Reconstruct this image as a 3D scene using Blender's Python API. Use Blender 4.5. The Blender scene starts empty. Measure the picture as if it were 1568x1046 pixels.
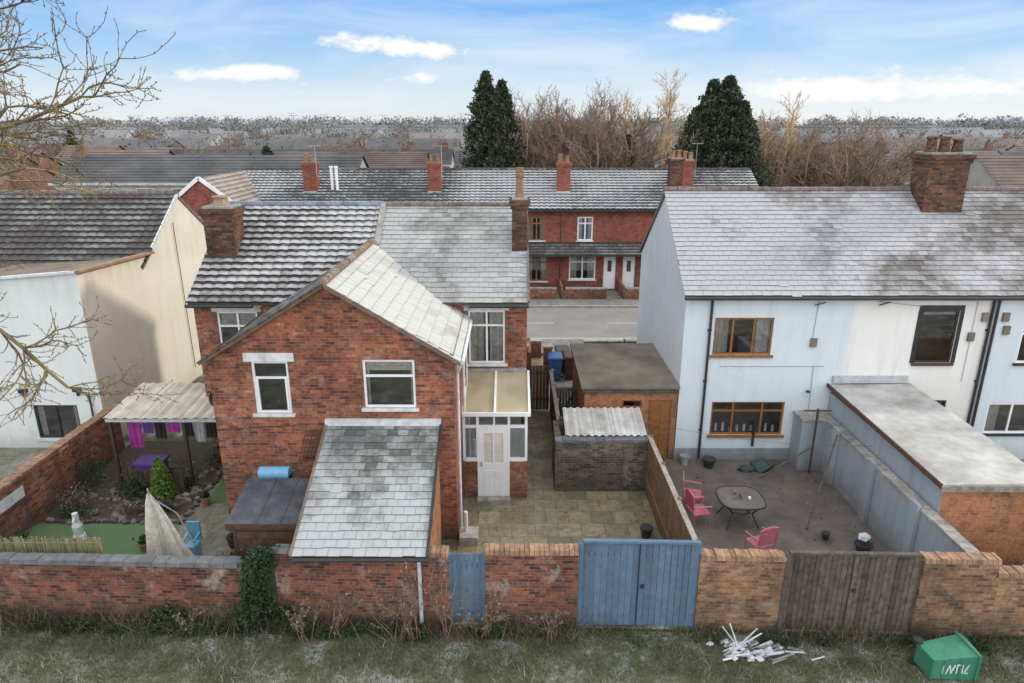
import bpy, math, random
import numpy as np
from mathutils import Vector
random.seed(7); rng=np.random.default_rng(7)
scene=bpy.context.scene
scene.view_settings.view_transform='Standard'
V=Vector
# ------------------------------------------------------------------ materials
def newmat(name):
    m=bpy.data.materials.new(name); m.use_nodes=True; nt=m.node_tree
    return m,nt,nt.nodes['Principled BSDF']
def setin(nt,inp,x):
    if isinstance(x,bpy.types.NodeSocket): nt.links.new(x,inp)
    elif isinstance(x,(tuple,list)) and len(x)==3 and inp.type=='RGBA': inp.default_value=(*x,1)
    else: inp.default_value=x
def nd(nt,t,ins=None,**props):
    n=nt.nodes.new(t)
    for k,v in props.items(): setattr(n,k,v)
    for k,v in (ins or {}).items(): setin(nt,n.inputs[k],v)
    return n
def mixc(nt,f,a,b,blend='MIX'):
    n=nt.nodes.new('ShaderNodeMix'); n.data_type='RGBA'; n.blend_type=blend
    setin(nt,n.inputs[0],f); setin(nt,n.inputs[6],a); setin(nt,n.inputs[7],b); return n.outputs[2]
def math_(nt,op,a,b=0.0,c=None):
    n=nt.nodes.new('ShaderNodeMath'); n.operation=op
    setin(nt,n.inputs[0],a); setin(nt,n.inputs[1],b)
    if c is not None: setin(nt,n.inputs[2],c)
    return n.outputs[0]
def ramp(nt,f,stops):
    n=nt.nodes.new('ShaderNodeValToRGB'); setin(nt,n.inputs[0],f)
    e=n.color_ramp.elements
    while len(e)<len(stops): e.new(0.5)
    for i,(p,c) in enumerate(stops):
        e[i].position=p; e[i].color=(*c,1) if isinstance(c,(tuple,list)) else (c,c,c,1)
    return n.outputs[0]
def pos(nt): return nt.nodes.new('ShaderNodeNewGeometry').outputs['Position']
def noise(nt,vec,scale,detail=4,rough=.6,dist=0):
    return nd(nt,'ShaderNodeTexNoise',{'Vector':vec,'Scale':scale,'Detail':min(detail,4),'Roughness':rough,'Distortion':dist}).outputs['Fac']
def scalev(nt,vec,s):
    return nd(nt,'ShaderNodeMapping',{'Vector':vec,'Scale':s}).outputs[0]
def attr(nt): return nd(nt,'ShaderNodeAttribute',attribute_name='rnd').outputs['Fac']
def bump(nt,b,h,strength=.4,dist=.01):
    n=nd(nt,'ShaderNodeBump',{'Height':h,'Strength':strength,'Distance':dist}); nt.links.new(n.outputs[0],b.inputs['Normal'])
def dark(c,k): return tuple(x*k for x in c)
def M(name,c,c2=None,rough=.8,scale=3,rnd=.3,bmp=0,metal=0,spec=.4):
    m,nt,b=newmat(name); c2=c2 or dark(c,.62)
    n=ramp(nt,noise(nt,pos(nt),scale,4,.65),[(.35,0.),(.68,1.)])
    col=mixc(nt,n,c,c2)
    if rnd: 
        k=math_(nt,'MULTIPLY_ADD',attr(nt),rnd,1-rnd*.5)
        col=mixc(nt,1.0,col,k,'MULTIPLY')
    setin(nt,b.inputs['Base Color'],col); b.inputs['Roughness'].default_value=rough
    b.inputs['Metallic'].default_value=metal; b.inputs['Specular IOR Level'].default_value=spec
    if bmp: bump(nt,b,noise(nt,pos(nt),scale*12,2),bmp)
    return m
def brick_mat(name,stops,mortar,stain=(.05,.042,.038),stain_amt=.6,white=0.0,scale=1.0,green=0.0):
    m,nt,b=newmat(name); uv=nd(nt,'ShaderNodeUVMap').outputs[0]
    wob=nd(nt,'ShaderNodeTexNoise',{'Vector':uv,'Scale':3.0,'Detail':1.0}).outputs['Color']
    uv2=nd(nt,'ShaderNodeVectorMath',{0:uv,1:nd(nt,'ShaderNodeVectorMath',{0:wob,'Scale':.014},operation='SCALE').outputs[0]},operation='ADD').outputs[0]
    bt=nd(nt,'ShaderNodeTexBrick',{'Vector':uv2,'Color1':(0,0,0),'Color2':(1,1,1),'Mortar':(.5,.5,.5),'Scale':1.0/scale,'Mortar Size':.0065,'Mortar Smooth':.3,'Brick Width':.225,'Row Height':.075,'Bias':0.0})
    c=ramp(nt,bt.outputs['Color'],stops)
    p=pos(nt)
    big=noise(nt,p,.55,4,.6); 
    c=mixc(nt,ramp(nt,noise(nt,uv,2.3,4,.75),[(.49,0.),(.68,.8)]),c,stain)
    c=mixc(nt,1.0,c,ramp(nt,noise(nt,p,14,3,.7),[(.25,(.5,.48,.48)),(.7,(1.22,1.18,1.14))]),'MULTIPLY')
    c=mixc(nt,ramp(nt,bt.outputs['Fac'],[(.0,0.),(1.,.75)]),c,mortar)
    c=mixc(nt,1.0,c,ramp(nt,big,[(.35,(1-stain_amt*.65,)*3),(.6,(1.08,1.05,1.02))]),'MULTIPLY')
    if white: c=mixc(nt,ramp(nt,noise(nt,p,1.7,4,.8),[(.56,0.),(.7,white)]),c,(.42,.39,.37))
    z=nd(nt,'ShaderNodeSeparateXYZ',{0:p}).outputs[2]
    zz=math_(nt,'ADD',z,math_(nt,'MULTIPLY',noise(nt,p,2.5,3),1.2))
    c=mixc(nt,ramp(nt,math_(nt,'MULTIPLY',zz,.5),[(.28,.7),(.62,0.)]),c,(.05,.055,.03) if green else (.075,.058,.048))
    setin(nt,b.inputs['Base Color'],c); b.inputs['Roughness'].default_value=.88; b.inputs['Specular IOR Level'].default_value=.25
    bump(nt,b,math_(nt,'MULTIPLY',bt.outputs['Fac'],-1.0),.6,.01)
    return m
def roof_mat(name,c1,c2,frost,amt,nscale=.45,moss=0.0,rough=.7,xf=None,zf=None,sharp=.3,brown=0,wr=.12):
    m,nt,b=newmat(name); p=pos(nt); r0=attr(nt); r=math_(nt,'MAXIMUM',r0,0.0)
    sep=nd(nt,'ShaderNodeSeparateXYZ',{0:p}).outputs
    c=mixc(nt,r,c1,c2)
    c=mixc(nt,ramp(nt,noise(nt,p,9,4,.7),[(.35,0.),(.7,.6)]),c,dark(c1,.5))
    if brown: c=mixc(nt,ramp(nt,noise(nt,p,.8,4,.7),[(.48,0.),(.64,brown)]),c,(.12,.085,.065))
    if moss: c=mixc(nt,ramp(nt,noise(nt,p,1.3,4,.7),[(.5,0.),(.68,moss)]),c,(.07,.08,.035))
    big=noise(nt,p,nscale,3,.6,.5)
    f=math_(nt,'ADD',math_(nt,'ADD',big,math_(nt,'MULTIPLY',r0,wr)),math_(nt,'MULTIPLY',noise(nt,p,5,4,.8),.42))
    if xf:
        g=nd(nt,'ShaderNodeMapRange',{0:sep[0],1:xf[0],2:xf[1],3:0.0,4:xf[2]}).outputs[0]; f=math_(nt,'ADD',f,g)
    if zf:
        g=nd(nt,'ShaderNodeMapRange',{0:sep[2],1:zf[0],2:zf[1],3:zf[2],4:zf[3]}).outputs[0]; f=math_(nt,'ADD',f,g)
    t=1.18-amt*.42
    fr=ramp(nt,math_(nt,'MULTIPLY',f,.6),[(max(0,(t-sharp)*.6),.03),(min(1,t*.6),1.)])
    fr=math_(nt,'MULTIPLY',fr,math_(nt,'MULTIPLY_ADD',noise(nt,p,45,2,.8),.8,.45))
    fr=math_(nt,'MULTIPLY',fr,ramp(nt,math_(nt,'ADD',r0,1.0),[(.3,.12),(.6,1.)]))
    c=mixc(nt,fr,c,frost)
    setin(nt,b.inputs['Base Color'],c); b.inputs['Roughness'].default_value=rough; b.inputs['Specular IOR Level'].default_value=.3
    return m
def render_mat(name,c,grime=(.22,.2,.16),streak=.5,base=.5):
    m,nt,b=newmat(name); p=pos(nt)
    s=noise(nt,scalev(nt,p,(2.2,2.2,.22)),1.6,4,.65)
    col=mixc(nt,ramp(nt,s,[(.48,0.),(.8,streak)]),c,grime)
    col=mixc(nt,ramp(nt,noise(nt,p,.5,4),[(.35,0.),(.65,.45)]),col,dark(c,.82))
    col=mixc(nt,ramp(nt,noise(nt,p,3.1,4,.8),[(.58,0.),(.76,.4)]),col,dark(c,.7))
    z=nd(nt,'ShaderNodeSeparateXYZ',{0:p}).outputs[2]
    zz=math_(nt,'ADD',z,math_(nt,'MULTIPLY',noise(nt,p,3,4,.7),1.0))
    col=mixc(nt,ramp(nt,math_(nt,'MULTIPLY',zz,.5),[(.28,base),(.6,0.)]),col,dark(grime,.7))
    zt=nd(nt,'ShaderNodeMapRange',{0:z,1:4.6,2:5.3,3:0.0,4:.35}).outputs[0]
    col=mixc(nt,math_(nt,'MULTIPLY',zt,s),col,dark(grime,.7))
    setin(nt,b.inputs['Base Color'],col); b.inputs['Roughness'].default_value=.85; b.inputs['Specular IOR Level'].default_value=.25
    bump(nt,b,noise(nt,p,25,3,.7),.35,.01); return m
def slab_mat(name,c1,c2,joint,w=.6,h=.6,green=.5,wet=.45,off=.5):
    m,nt,b=newmat(name); uv=nd(nt,'ShaderNodeUVMap').outputs[0]; p=pos(nt)
    bt=nd(nt,'ShaderNodeTexBrick',{'Vector':uv,'Color1':(0,0,0),'Color2':(1,1,1),'Scale':1.0,'Mortar Size':.009,'Mortar Smooth':.6,'Brick Width':w,'Row Height':h},offset=off)
    c=mixc(nt,bt.outputs['Color'],c1,c2)
    c=mixc(nt,ramp(nt,noise(nt,p,1.1,4,.7),[(.42,0.),(.66,green)]),c,(.12,.115,.05))
    c=mixc(nt,ramp(nt,noise(nt,p,4,4,.8),[(.44,0.),(.7,.75)]),c,(.07,.063,.045))
    c=mixc(nt,ramp(nt,bt.outputs['Fac'],[(0,0.),(1,.75)]),c,joint)
    setin(nt,b.inputs['Base Color'],c); setin(nt,b.inputs['Roughness'],ramp(nt,noise(nt,p,1.1,3),[(.4,wet),(.65,.85)]))
    bump(nt,b,math_(nt,'MULTIPLY',bt.outputs['Fac'],-1.0),.5,.01)
    return m
def leaf_mat(name,stops,rough=.8):
    m,nt,b=newmat(name)
    c=ramp(nt,attr(nt),stops)
    setin(nt,b.inputs['Base Color'],c); b.inputs['Roughness'].default_value=rough; b.inputs['Specular IOR Level'].default_value=.2
    return m
def glass_mat(name,tint=(.9,.95,1),fac=.16):
    m,nt,b=newmat(name); nt.nodes.remove(b)
    lw=nd(nt,'ShaderNodeFresnel',{'IOR':1.5}).outputs[0]
    g=nd(nt,'ShaderNodeBsdfGlossy',{'Color':(.9,.95,1),'Roughness':.03}).outputs[0]
    t=nd(nt,'ShaderNodeBsdfTransparent',{'Color':tint}).outputs[0]
    ms=nt.nodes.new('ShaderNodeMixShader'); setin(nt,ms.inputs[0],math_(nt,'ADD',lw,fac-.04)); nt.links.new(t,ms.inputs[1]); nt.links.new(g,ms.inputs[2])
    nt.links.new(ms.outputs[0],nt.nodes['Material Output'].inputs[0]); return m

RED=[(0,(.14,.065,.05)),(.2,(.28,.10,.06)),(.45,(.39,.15,.085)),(.7,(.32,.12,.07)),(.88,(.47,.21,.125)),(1,(.10,.06,.055))]
m_brick=brick_mat('brick_red',RED,(.25,.185,.15),white=.3)
m_brick_alley=brick_mat('brick_alley',[(0,(.07,.04,.037)),(.25,(.21,.08,.055)),(.55,(.31,.12,.075)),(.8,(.26,.125,.09)),(1,(.08,.065,.06))],(.19,.16,.13),white=.6,green=1,stain_amt=.75)
m_brick_buff=brick_mat('brick_buff',[(0,(.17,.105,.065)),(.3,(.32,.185,.105)),(.6,(.39,.24,.135)),(.85,(.29,.14,.085)),(1,(.12,.09,.065))],(.24,.21,.165),white=.25,green=1,stain_amt=.75)
m_brick_orange=brick_mat('brick_orange',[(0,(.36,.165,.085)),(.5,(.43,.2,.10)),(1,(.39,.17,.085))],(.30,.21,.15),stain_amt=.35)
m_brick_dark=brick_mat('brick_dark',[(0,(.07,.065,.06)),(.4,(.14,.12,.10)),(.8,(.2,.16,.13)),(1,(.24,.16,.12))],(.24,.23,.2),white=.5,green=1)
m_brick_chim=brick_mat('brick_chimney',[(0,(.05,.035,.03)),(.5,(.15,.075,.05)),(1,(.22,.115,.07))],(.08,.065,.055))
m_brick_far=brick_mat('brick_far',[(0,(.22,.07,.05)),(.5,(.28,.088,.065)),(1,(.32,.11,.08))],(.25,.13,.1),stain_amt=.25)
m_roof_dark=roof_mat('roof_tile_brown',(.05,.043,.038),(.085,.073,.063),(.46,.47,.48),.42,.38,zf=(5.2,7.6,-.13,.08),wr=.16)
m_roof_slate=roof_mat('roof_slate_frost',(.12,.12,.11),(.19,.185,.17),(.39,.40,.395),.95,.4)
m_roof_ext=roof_mat('roof_ext_frost',(.26,.26,.22),(.36,.355,.31),(.5,.5,.465),1.1,.5)
m_roof_lean=roof_mat('roof_lean_slate',(.09,.10,.095),(.19,.2,.195),(.41,.43,.435),.80,.8,moss=.35,zf=(1.8,3.2,.15,-.25))
m_roof_right=roof_mat('roof_right_slate',(.10,.09,.087),(.18,.165,.16),(.41,.415,.435),1.08,.33,xf=(7.5,19,-.34),brown=.7)
m_roof_left=roof_mat('roof_left_dark',(.045,.04,.038),(.085,.075,.068),(.3,.31,.32),.10,.3)
m_roof_row=roof_mat('roof_row',(.055,.055,.055),(.09,.09,.09),(.42,.435,.45),.62,.11,sharp=.2)
m_ridge=M('ridge_tile',(.12,.07,.06),(.2,.18,.17),scale=5)
m_ridge_blue=M('ridge_tile_blue',(.12,.15,.19),(.26,.29,.32),scale=4)
m_verge=M('verge_mortar',(.24,.17,.12),(.11,.08,.06),scale=4)
m_white=M('upvc_white',(.8,.81,.82),(.7,.71,.72),rough=.35,rnd=.05,scale=2)
m_whitestone=M('painted_stone_white',(.68,.70,.71),(.46,.47,.48),rough=.7,rnd=.1,scale=5)
m_orange=M('timber_orange',(.30,.13,.04),(.2,.08,.025),rough=.45,scale=8,rnd=.1)
m_black=M('black_plastic',(.025,.025,.027),(.04,.04,.04),rough=.4)
m_grey=M('grey_metal',(.3,.31,.32),(.2,.2,.2),rough=.4)
m_lead=M('lead_flashing',(.33,.36,.38),(.46,.49,.51),rough=.5,scale=6)
m_glass=glass_mat('window_glass')
m_curt=M('curtain_white',(.55,.5,.42),(.36,.31,.25),scale=9,rnd=.3)
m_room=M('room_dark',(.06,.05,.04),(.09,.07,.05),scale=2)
m_roomlit=M('porch_interior',(.6,.58,.52),(.45,.42,.36),scale=2)
m_cream=render_mat('render_cream',(.72,.66,.54),(.42,.36,.26),.3,.35)
m_rwhite=render_mat('render_white_blue',(.68,.73,.72),(.38,.39,.35),.25,.45)
m_rblue=render_mat('render_pale_blue',(.60,.67,.72),(.34,.36,.36),.3,.35)
m_rcream2=render_mat('render_white_warm',(.72,.72,.69),(.32,.31,.28),.35,.4)
m_rgrey=render_mat('render_grey_blue',(.31,.36,.41),(.16,.15,.13),.6,.6)
m_conc=M('concrete_coping',(.38,.365,.33),(.18,.17,.145),scale=5,bmp=.3)
m_copdark=M('coping_blue_brick',(.10,.105,.115),(.17,.17,.175),scale=7,rnd=.3)
m_copbuff=M('coping_buff',(.36,.21,.125),(.18,.105,.07),scale=6,rnd=.5)
m_felt=M('felt_brown',(.22,.18,.135),(.11,.09,.07),scale=.9,rnd=0,bmp=.3)
m_feltgrey=M('felt_pale',(.50,.49,.46),(.27,.26,.235),scale=1.1,rnd=0,bmp=.2)
m_feltblack=M('felt_blackblue',(.045,.05,.065),(.10,.105,.12),scale=3,rough=.45)
m_corr=M('corrugated_cream',(.56,.51,.42),(.38,.34,.27),scale=2)
m_corrw=M('corrugated_white',(.55,.54,.51),(.32,.30,.27),scale=1.5)
m_blue=M('gate_blue_paint',(.105,.17,.255),(.08,.125,.19),scale=6,rnd=.3,rough=.65)
m_wood=M('wood_weathered',(.125,.10,.078),(.05,.042,.033),scale=7,rnd=.7,rough=.85)
m_wooddark=M('wood_dark',(.075,.05,.04),(.045,.03,.025),scale=7,rnd=.6)
m_woodbrown=M('wood_brown',(.21,.115,.065),(.11,.065,.04),scale=6,rnd=.5)
m_woodred=M('wood_redbrown',(.115,.06,.042),(.065,.035,.026),scale=6,rnd=.5)
m_woodpale=M('wood_pale',(.36,.33,.28),(.18,.16,.13),scale=7,rnd=.5)
m_woodgreen=M('wood_green',(.08,.13,.07),(.06,.08,.04),scale=7,rnd=.5)
m_pot=M('chimney_pot',(.32,.17,.1),(.18,.1,.06),scale=8)
m_potbuff=M('chimney_pot_buff',(.34,.25,.16),(.2,.14,.09),scale=8)
m_slab=slab_mat('paving_yellow',(.17,.145,.085),(.31,.265,.16),(.07,.07,.04),.6,.6,.45)
m_slabL=slab_mat('paving_grey',(.18,.175,.14),(.28,.26,.21),(.06,.065,.035),.6,.6,.55)
m_yard=M('yard_tarmac',(.155,.125,.105),(.08,.065,.056),scale=1.3,rnd=0,bmp=.4,rough=.6)
m_asph=M('asphalt',(.19,.18,.165),(.24,.225,.21),scale=.6,rnd=0,bmp=.3)
m_pave=slab_mat('pavement',(.19,.18,.16),(.24,.22,.2),(.12,.11,.1),.6,.9,.1,.8)
m_kerb=M('kerb',(.33,.32,.3),(.23,.22,.2),scale=4)
m_line=M('road_paint',(.55,.55,.52),(.4,.4,.38),scale=5)
m_turf=M('artificial_turf',(.08,.17,.065),(.11,.155,.07),scale=14,rnd=0,bmp=.5)
m_soil=M('soil',(.04,.032,.023),(.08,.06,.043),scale=7,rnd=.4,bmp=.6)
m_stone=M('rubble_stone',(.20,.155,.125),(.085,.065,.055),scale=6,rnd=1.2)
m_pink=M('chair_pink',(.50,.15,.20),(.40,.12,.16),scale=9,rnd=.1,rough=.5)
m_bin=M('bin_green',(.05,.23,.14),(.04,.16,.10),scale=5,rnd=.1,rough=.5)
m_blueb=M('bin_blue',(.04,.12,.30),(.03,.08,.18),scale=5,rough=.5)
m_lblue=M('plastic_light_blue',(.18,.42,.6),(.14,.34,.5),scale=5,rough=.4)
m_fab=M('parasol_fabric',(.60,.57,.50),(.38,.35,.3),scale=7,rnd=.6)
m_bark=M('bark_pale',(.115,.09,.065),(.22,.155,.06),scale=.9,rnd=.7)
m_barkfar=M('bark_far',(.27,.185,.125),(.16,.115,.085),scale=.3,rnd=.8)
m_sapl=M('bramble_stem',(.22,.13,.085),(.14,.09,.06),scale=.8,rnd=.7)
m_birch=M('birch_lit',(.55,.37,.19),(.38,.26,.15),scale=.4,rnd=.5)  # golden sunlight put into the bark colour
m_leafcon=leaf_mat('conifer_leaf',[(0,(.014,.022,.015)),(.5,(.03,.045,.026)),(.85,(.06,.075,.042)),(1,(.11,.115,.065))])
m_ivy=leaf_mat('ivy_leaf',[(0,(.012,.028,.012)),(.6,(.032,.06,.025)),(1,(.075,.10,.05))])
m_shrub=leaf_mat('shrub_leaf',[(0,(.07,.12,.02)),(.6,(.12,.20,.035)),(1,(.2,.29,.07))])
m_grass=leaf_mat('grass_blade',[(0,(.04,.055,.024)),(.3,(.08,.105,.04)),(.55,(.135,.155,.07)),(.75,(.21,.205,.13)),(.9,(.32,.32,.27)),(1,(.46,.47,.45))])
m_weed=leaf_mat('dead_weed',[(0,(.05,.04,.028)),(.4,(.11,.08,.055)),(.7,(.19,.145,.10)),(1,(.3,.27,.22))])
m_snow=M('white_debris',(.72,.74,.77),(.42,.44,.47),scale=6)
m_poly,nt,b=newmat('polycarbonate'); nt.nodes.remove(b)
_c=mixc(nt,ramp(nt,noise(nt,pos(nt),1.3,4),[(.35,0.),(.65,1.)]),(.72,.62,.42),(.52,.44,.28))
_d=nd(nt,'ShaderNodeBsdfDiffuse',{'Color':_c}).outputs[0]; _t=nd(nt,'ShaderNodeBsdfTranslucent',{'Color':(.85,.78,.6)}).outputs[0]
_m=nt.nodes.new('ShaderNodeMixShader'); _m.inputs[0].default_value=.45; nt.links.new(_d,_m.inputs[1]); nt.links.new(_t,_m.inputs[2]); nt.links.new(_m.outputs[0],nt.nodes['Material Output'].inputs[0])
# ------------------------------------------------------------------ mesh builder
class MB:
    def __init__(s): s.v=[];s.f=[];s.m=[];s.r=[]
    def face(s,pts,m=0,r=None):
        i=len(s.v); s.v+= [tuple(p) for p in pts]; s.f.append(tuple(range(i,i+len(pts)))); s.m.append(m); s.r.append(random.random() if r is None else r)
    def hexa(s,c,m=0,r=None):
        i=len(s.v); s.v+=[tuple(p) for p in c]; r=random.random() if r is None else r
        for q in ((0,3,2,1),(4,5,6,7),(0,1,5,4),(1,2,6,5),(2,3,7,6),(3,0,4,7)):
            s.f.append(tuple(i+k for k in q)); s.m.append(m); s.r.append(r)
    def box(s,x0,x1,y0,y1,z0,z1,m=0,r=None):
        s.hexa([(x0,y0,z0),(x1,y0,z0),(x1,y1,z0),(x0,y1,z0),(x0,y0,z1),(x1,y0,z1),(x1,y1,z1),(x0,y1,z1)],m,r)
    def beam(s,p0,p1,w,h,m=0,r=None,up=(0,0,1)):
        p0=V(p0);p1=V(p1); d=(p1-p0).normalized(); sd=d.cross(V(up)); sd=sd.normalized() if sd.length>1e-4 else V((1,0,0)); u=sd.cross(d)
        a=sd*w/2; b=u*h/2
        s.hexa([p0-a-b,p0+a-b,p1+a-b,p1-a-b,p0-a+b,p0+a+b,p1+a+b,p1-a+b],m,r)
    def lbox(s,o,ud,inn,u0,u1,w0,w1,z0,z1,m=0,r=None):
        def P(u,w,z): return o+ud*u+inn*w+V((0,0,z))
        s.hexa([P(u0,w0,z0),P(u1,w0,z0),P(u1,w1,z0),P(u0,w1,z0),P(u0,w0,z1),P(u1,w0,z1),P(u1,w1,z1),P(u0,w1,z1)],m,r)
    def tube(s,p0,p1,r0,r1=None,n=8,m=0,cap=True,r=None):
        p0=V(p0);p1=V(p1); r1=r0 if r1 is None else r1
        d=(p1-p0).normalized(); a=d.cross(V((0,0,1))) if abs(d.z)<.95 else d.cross(V((1,0,0))); a.normalize(); b=d.cross(a)
        i=len(s.v); r=random.random() if r is None else r
        for (p,rr) in ((p0,r0),(p1,r1)):
            for k in range(n):
                t=2*math.pi*k/n; s.v.append(tuple(p+a*(math.cos(t)*rr)+b*(math.sin(t)*rr)))
        for k in range(n):
            k2=(k+1)%n; s.f.append((i+k,i+k2,i+n+k2,i+n+k)); s.m.append(m); s.r.append(r)
        if cap:
            s.f.append(tuple(i+k for k in reversed(range(n)))); s.m.append(m); s.r.append(r)
            s.f.append(tuple(i+n+k for k in range(n))); s.m.append(m); s.r.append(r)
    def build(s,name,mats,parent=None,uv=True,smooth=False):
        me=bpy.data.meshes.new(name); me.from_pydata(s.v,[],s.f)
        for mm in (mats if isinstance(mats,(list,tuple)) else [mats]): me.materials.append(mm)
        me.polygons.foreach_set('material_index',s.m)
        a=me.attributes.new('rnd','FLOAT','FACE'); a.data.foreach_set('value',s.r)
        if uv:
            l=me.uv_layers.new(name='UVMap'); co=[None]*(2*len(me.loops))
            for p in me.polygons:
                n=p.normal; u=V((-n.y,n.x,0))
                if u.length<.05: u=V((1,0,0)); w=V((0,1,0))
                else: u.normalize(); w=n.cross(u)
                for li in p.loop_indices:
                    q=me.vertices[me.loops[li].vertex_index].co
                    co[2*li]=q.dot(u); co[2*li+1]=q.dot(w)
            l.data.foreach_set('uv',co)
        if smooth: me.polygons.foreach_set('use_smooth',[True]*len(me.polygons))
        me.update(); ob=bpy.data.objects.new(name,me); scene.collection.objects.link(ob)
        if parent: ob.parent=parent
        return ob
def group(name):
    e=bpy.data.objects.new(name,None); e.empty_display_size=.2; scene.collection.objects.link(e); return e
def np_mesh(name,verts,k,mat,rnd,parent=None):
    n=len(verts)//k; me=bpy.data.meshes.new(name)
    me.vertices.add(n*k); me.vertices.foreach_set('co',verts.astype(np.float32).ravel())
    me.loops.add(n*k); me.loops.foreach_set('vertex_index',np.arange(n*k,dtype=np.int32))
    me.polygons.add(n); me.polygons.foreach_set('loop_start',np.arange(0,n*k,k,dtype=np.int32))
    me.update(calc_edges=True); me.materials.append(mat)
    a=me.attributes.new('rnd','FLOAT','FACE'); a.data.foreach_set('value',rnd.astype(np.float32))
    me.validate(); ob=bpy.data.objects.new(name,me); scene.collection.objects.link(ob)
    if parent: ob.parent=parent
    return ob
def leaf_tris(P,size,flat=0):
    n=len(P); A=rng.normal(size=(n,3)); B=rng.normal(size=(n,3))
    A/=np.linalg.norm(A,axis=1)[:,None]; B/=np.linalg.norm(B,axis=1)[:,None]
    s=size*(.5+rng.random(n))[:,None]
    return np.stack([P-A*s*.5-B*s*.3,P+A*s*.6,P+B*s*.7],1).reshape(-1,3)
def clump(c,R,n,k=12,sub=.35):
    c=np.array(c);R=np.array(R)
    cs=rng.normal(size=(k,3)); cs/=np.linalg.norm(cs,axis=1)[:,None]; cs*=(rng.random(k)**.4)[:,None]*.8
    idx=rng.integers(0,k,n); off=rng.normal(size=(n,3))*sub*(.6+.6*rng.random(k))[idx][:,None]
    q=cs[idx]+off
    tone=rng.random(k)[idx]*.5+.5*rng.random(n)
    return c+q*R, np.clip(tone+.25*q[:,2],0,1)
# ------------------------------------------------------------------ building helpers
def wall(mb,o,ud,inn,tops,z0,ops,m=0,depth=.1):
    o=V(o);ud=V(ud);inn=V(inn); up=V((0,0,1))
    us=sorted({u for u,_ in tops}|{a for q in ops for a in q[:2]}); us=[u for u in us if tops[0][0]<=u<=tops[-1][0]]
    def tz(u):
        for (a,za),(b,zb) in zip(tops,tops[1:]):
            if a<=u<=b: return za+(zb-za)*((u-a)/(b-a))
        return tops[-1][1]
    for a,b in zip(us,us[1:]):
        if b-a<1e-6: continue
        mid=(a+b)/2; oo=sorted([q for q in ops if q[0]<mid<q[1]],key=lambda q:q[2]); c=z0
        for q in oo:
            if q[2]>c: mb.face([o+ud*a+up*c,o+ud*b+up*c,o+ud*b+up*q[2],o+ud*a+up*q[2]],m)
            c=q[3]
        mb.face([o+ud*a+up*c,o+ud*b+up*c,o+ud*b+up*tz(b),o+ud*a+up*tz(a)],m)
    for q in ops:
        a,b,c,d=q[:4]; A=o+ud*a;B=o+ud*b;I=inn*depth
        for P,Q in ((A+up*c,A+up*d),(A+up*d,B+up*d),(B+up*d,B+up*c),(B+up*c,A+up*c)):
            mb.face([P,Q,Q+I,P+I],m)
def window(mb,o,ud,inn,op,vs=(),hs=(),ft=.055,curt=0,fm=0,sill=True,lint=0,lm=4,blind=0,panel=None):
    o=V(o);ud=V(ud);inn=V(inn);a,b,c,d=op; L=lambda *k:mb.lbox(o,ud,inn,*k)
    L(a,a+ft,.03,.09,c,d,fm);L(b-ft,b,.03,.09,c,d,fm);L(a+ft,b-ft,.03,.09,c,c+ft,fm);L(a+ft,b-ft,.03,.09,d-ft,d,fm)
    for f in vs:
        x=a+(b-a)*f; L(x-ft*.5,x+ft*.5,.033,.088,c+ft,d-ft,fm)
    for f in hs:
        z=c+(d-c)*f; L(a+ft,b-ft,.036,.086,z-ft*.5,z+ft*.5,fm)
    mb.face([o+ud*(a+ft)+inn*.06+V((0,0,c+ft)),o+ud*(b-ft)+inn*.06+V((0,0,c+ft)),o+ud*(b-ft)+inn*.06+V((0,0,d-ft)),o+ud*(a+ft)+inn*.06+V((0,0,d-ft))],1)
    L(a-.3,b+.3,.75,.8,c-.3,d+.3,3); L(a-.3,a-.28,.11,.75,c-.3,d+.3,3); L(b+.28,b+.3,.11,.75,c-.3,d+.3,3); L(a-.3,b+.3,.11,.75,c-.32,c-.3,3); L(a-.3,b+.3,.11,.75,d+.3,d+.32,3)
    if curt:
        cw=(b-a)*curt
        for (s0,s1) in ((a+.02,a+cw),(b-cw,b-.02)):
            n=max(3,int((s1-s0)/.06))
            for i in range(n):
                q0=s0+(s1-s0)*i/n;q1=s0+(s1-s0)*(i+1)/n; w0=.13+.03*(i%2); w1=.13+.03*((i+1)%2)
                mb.face([o+ud*q0+inn*w0+V((0,0,c)),o+ud*q1+inn*w1+V((0,0,c)),o+ud*q1+inn*w1+V((0,0,d)),o+ud*q0+inn*w0+V((0,0,d))],2)
    if blind:
        L(a+.02,b-.02,.12,.13,d-(d-c)*blind,d,2)
    if sill: L(a-.07,b+.07,-.07,-.002,c-.07,c+.004,lm)
    if lint: L(a-lint,b+lint,-.02,-.002,d+.002,d+.21,4)
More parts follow.
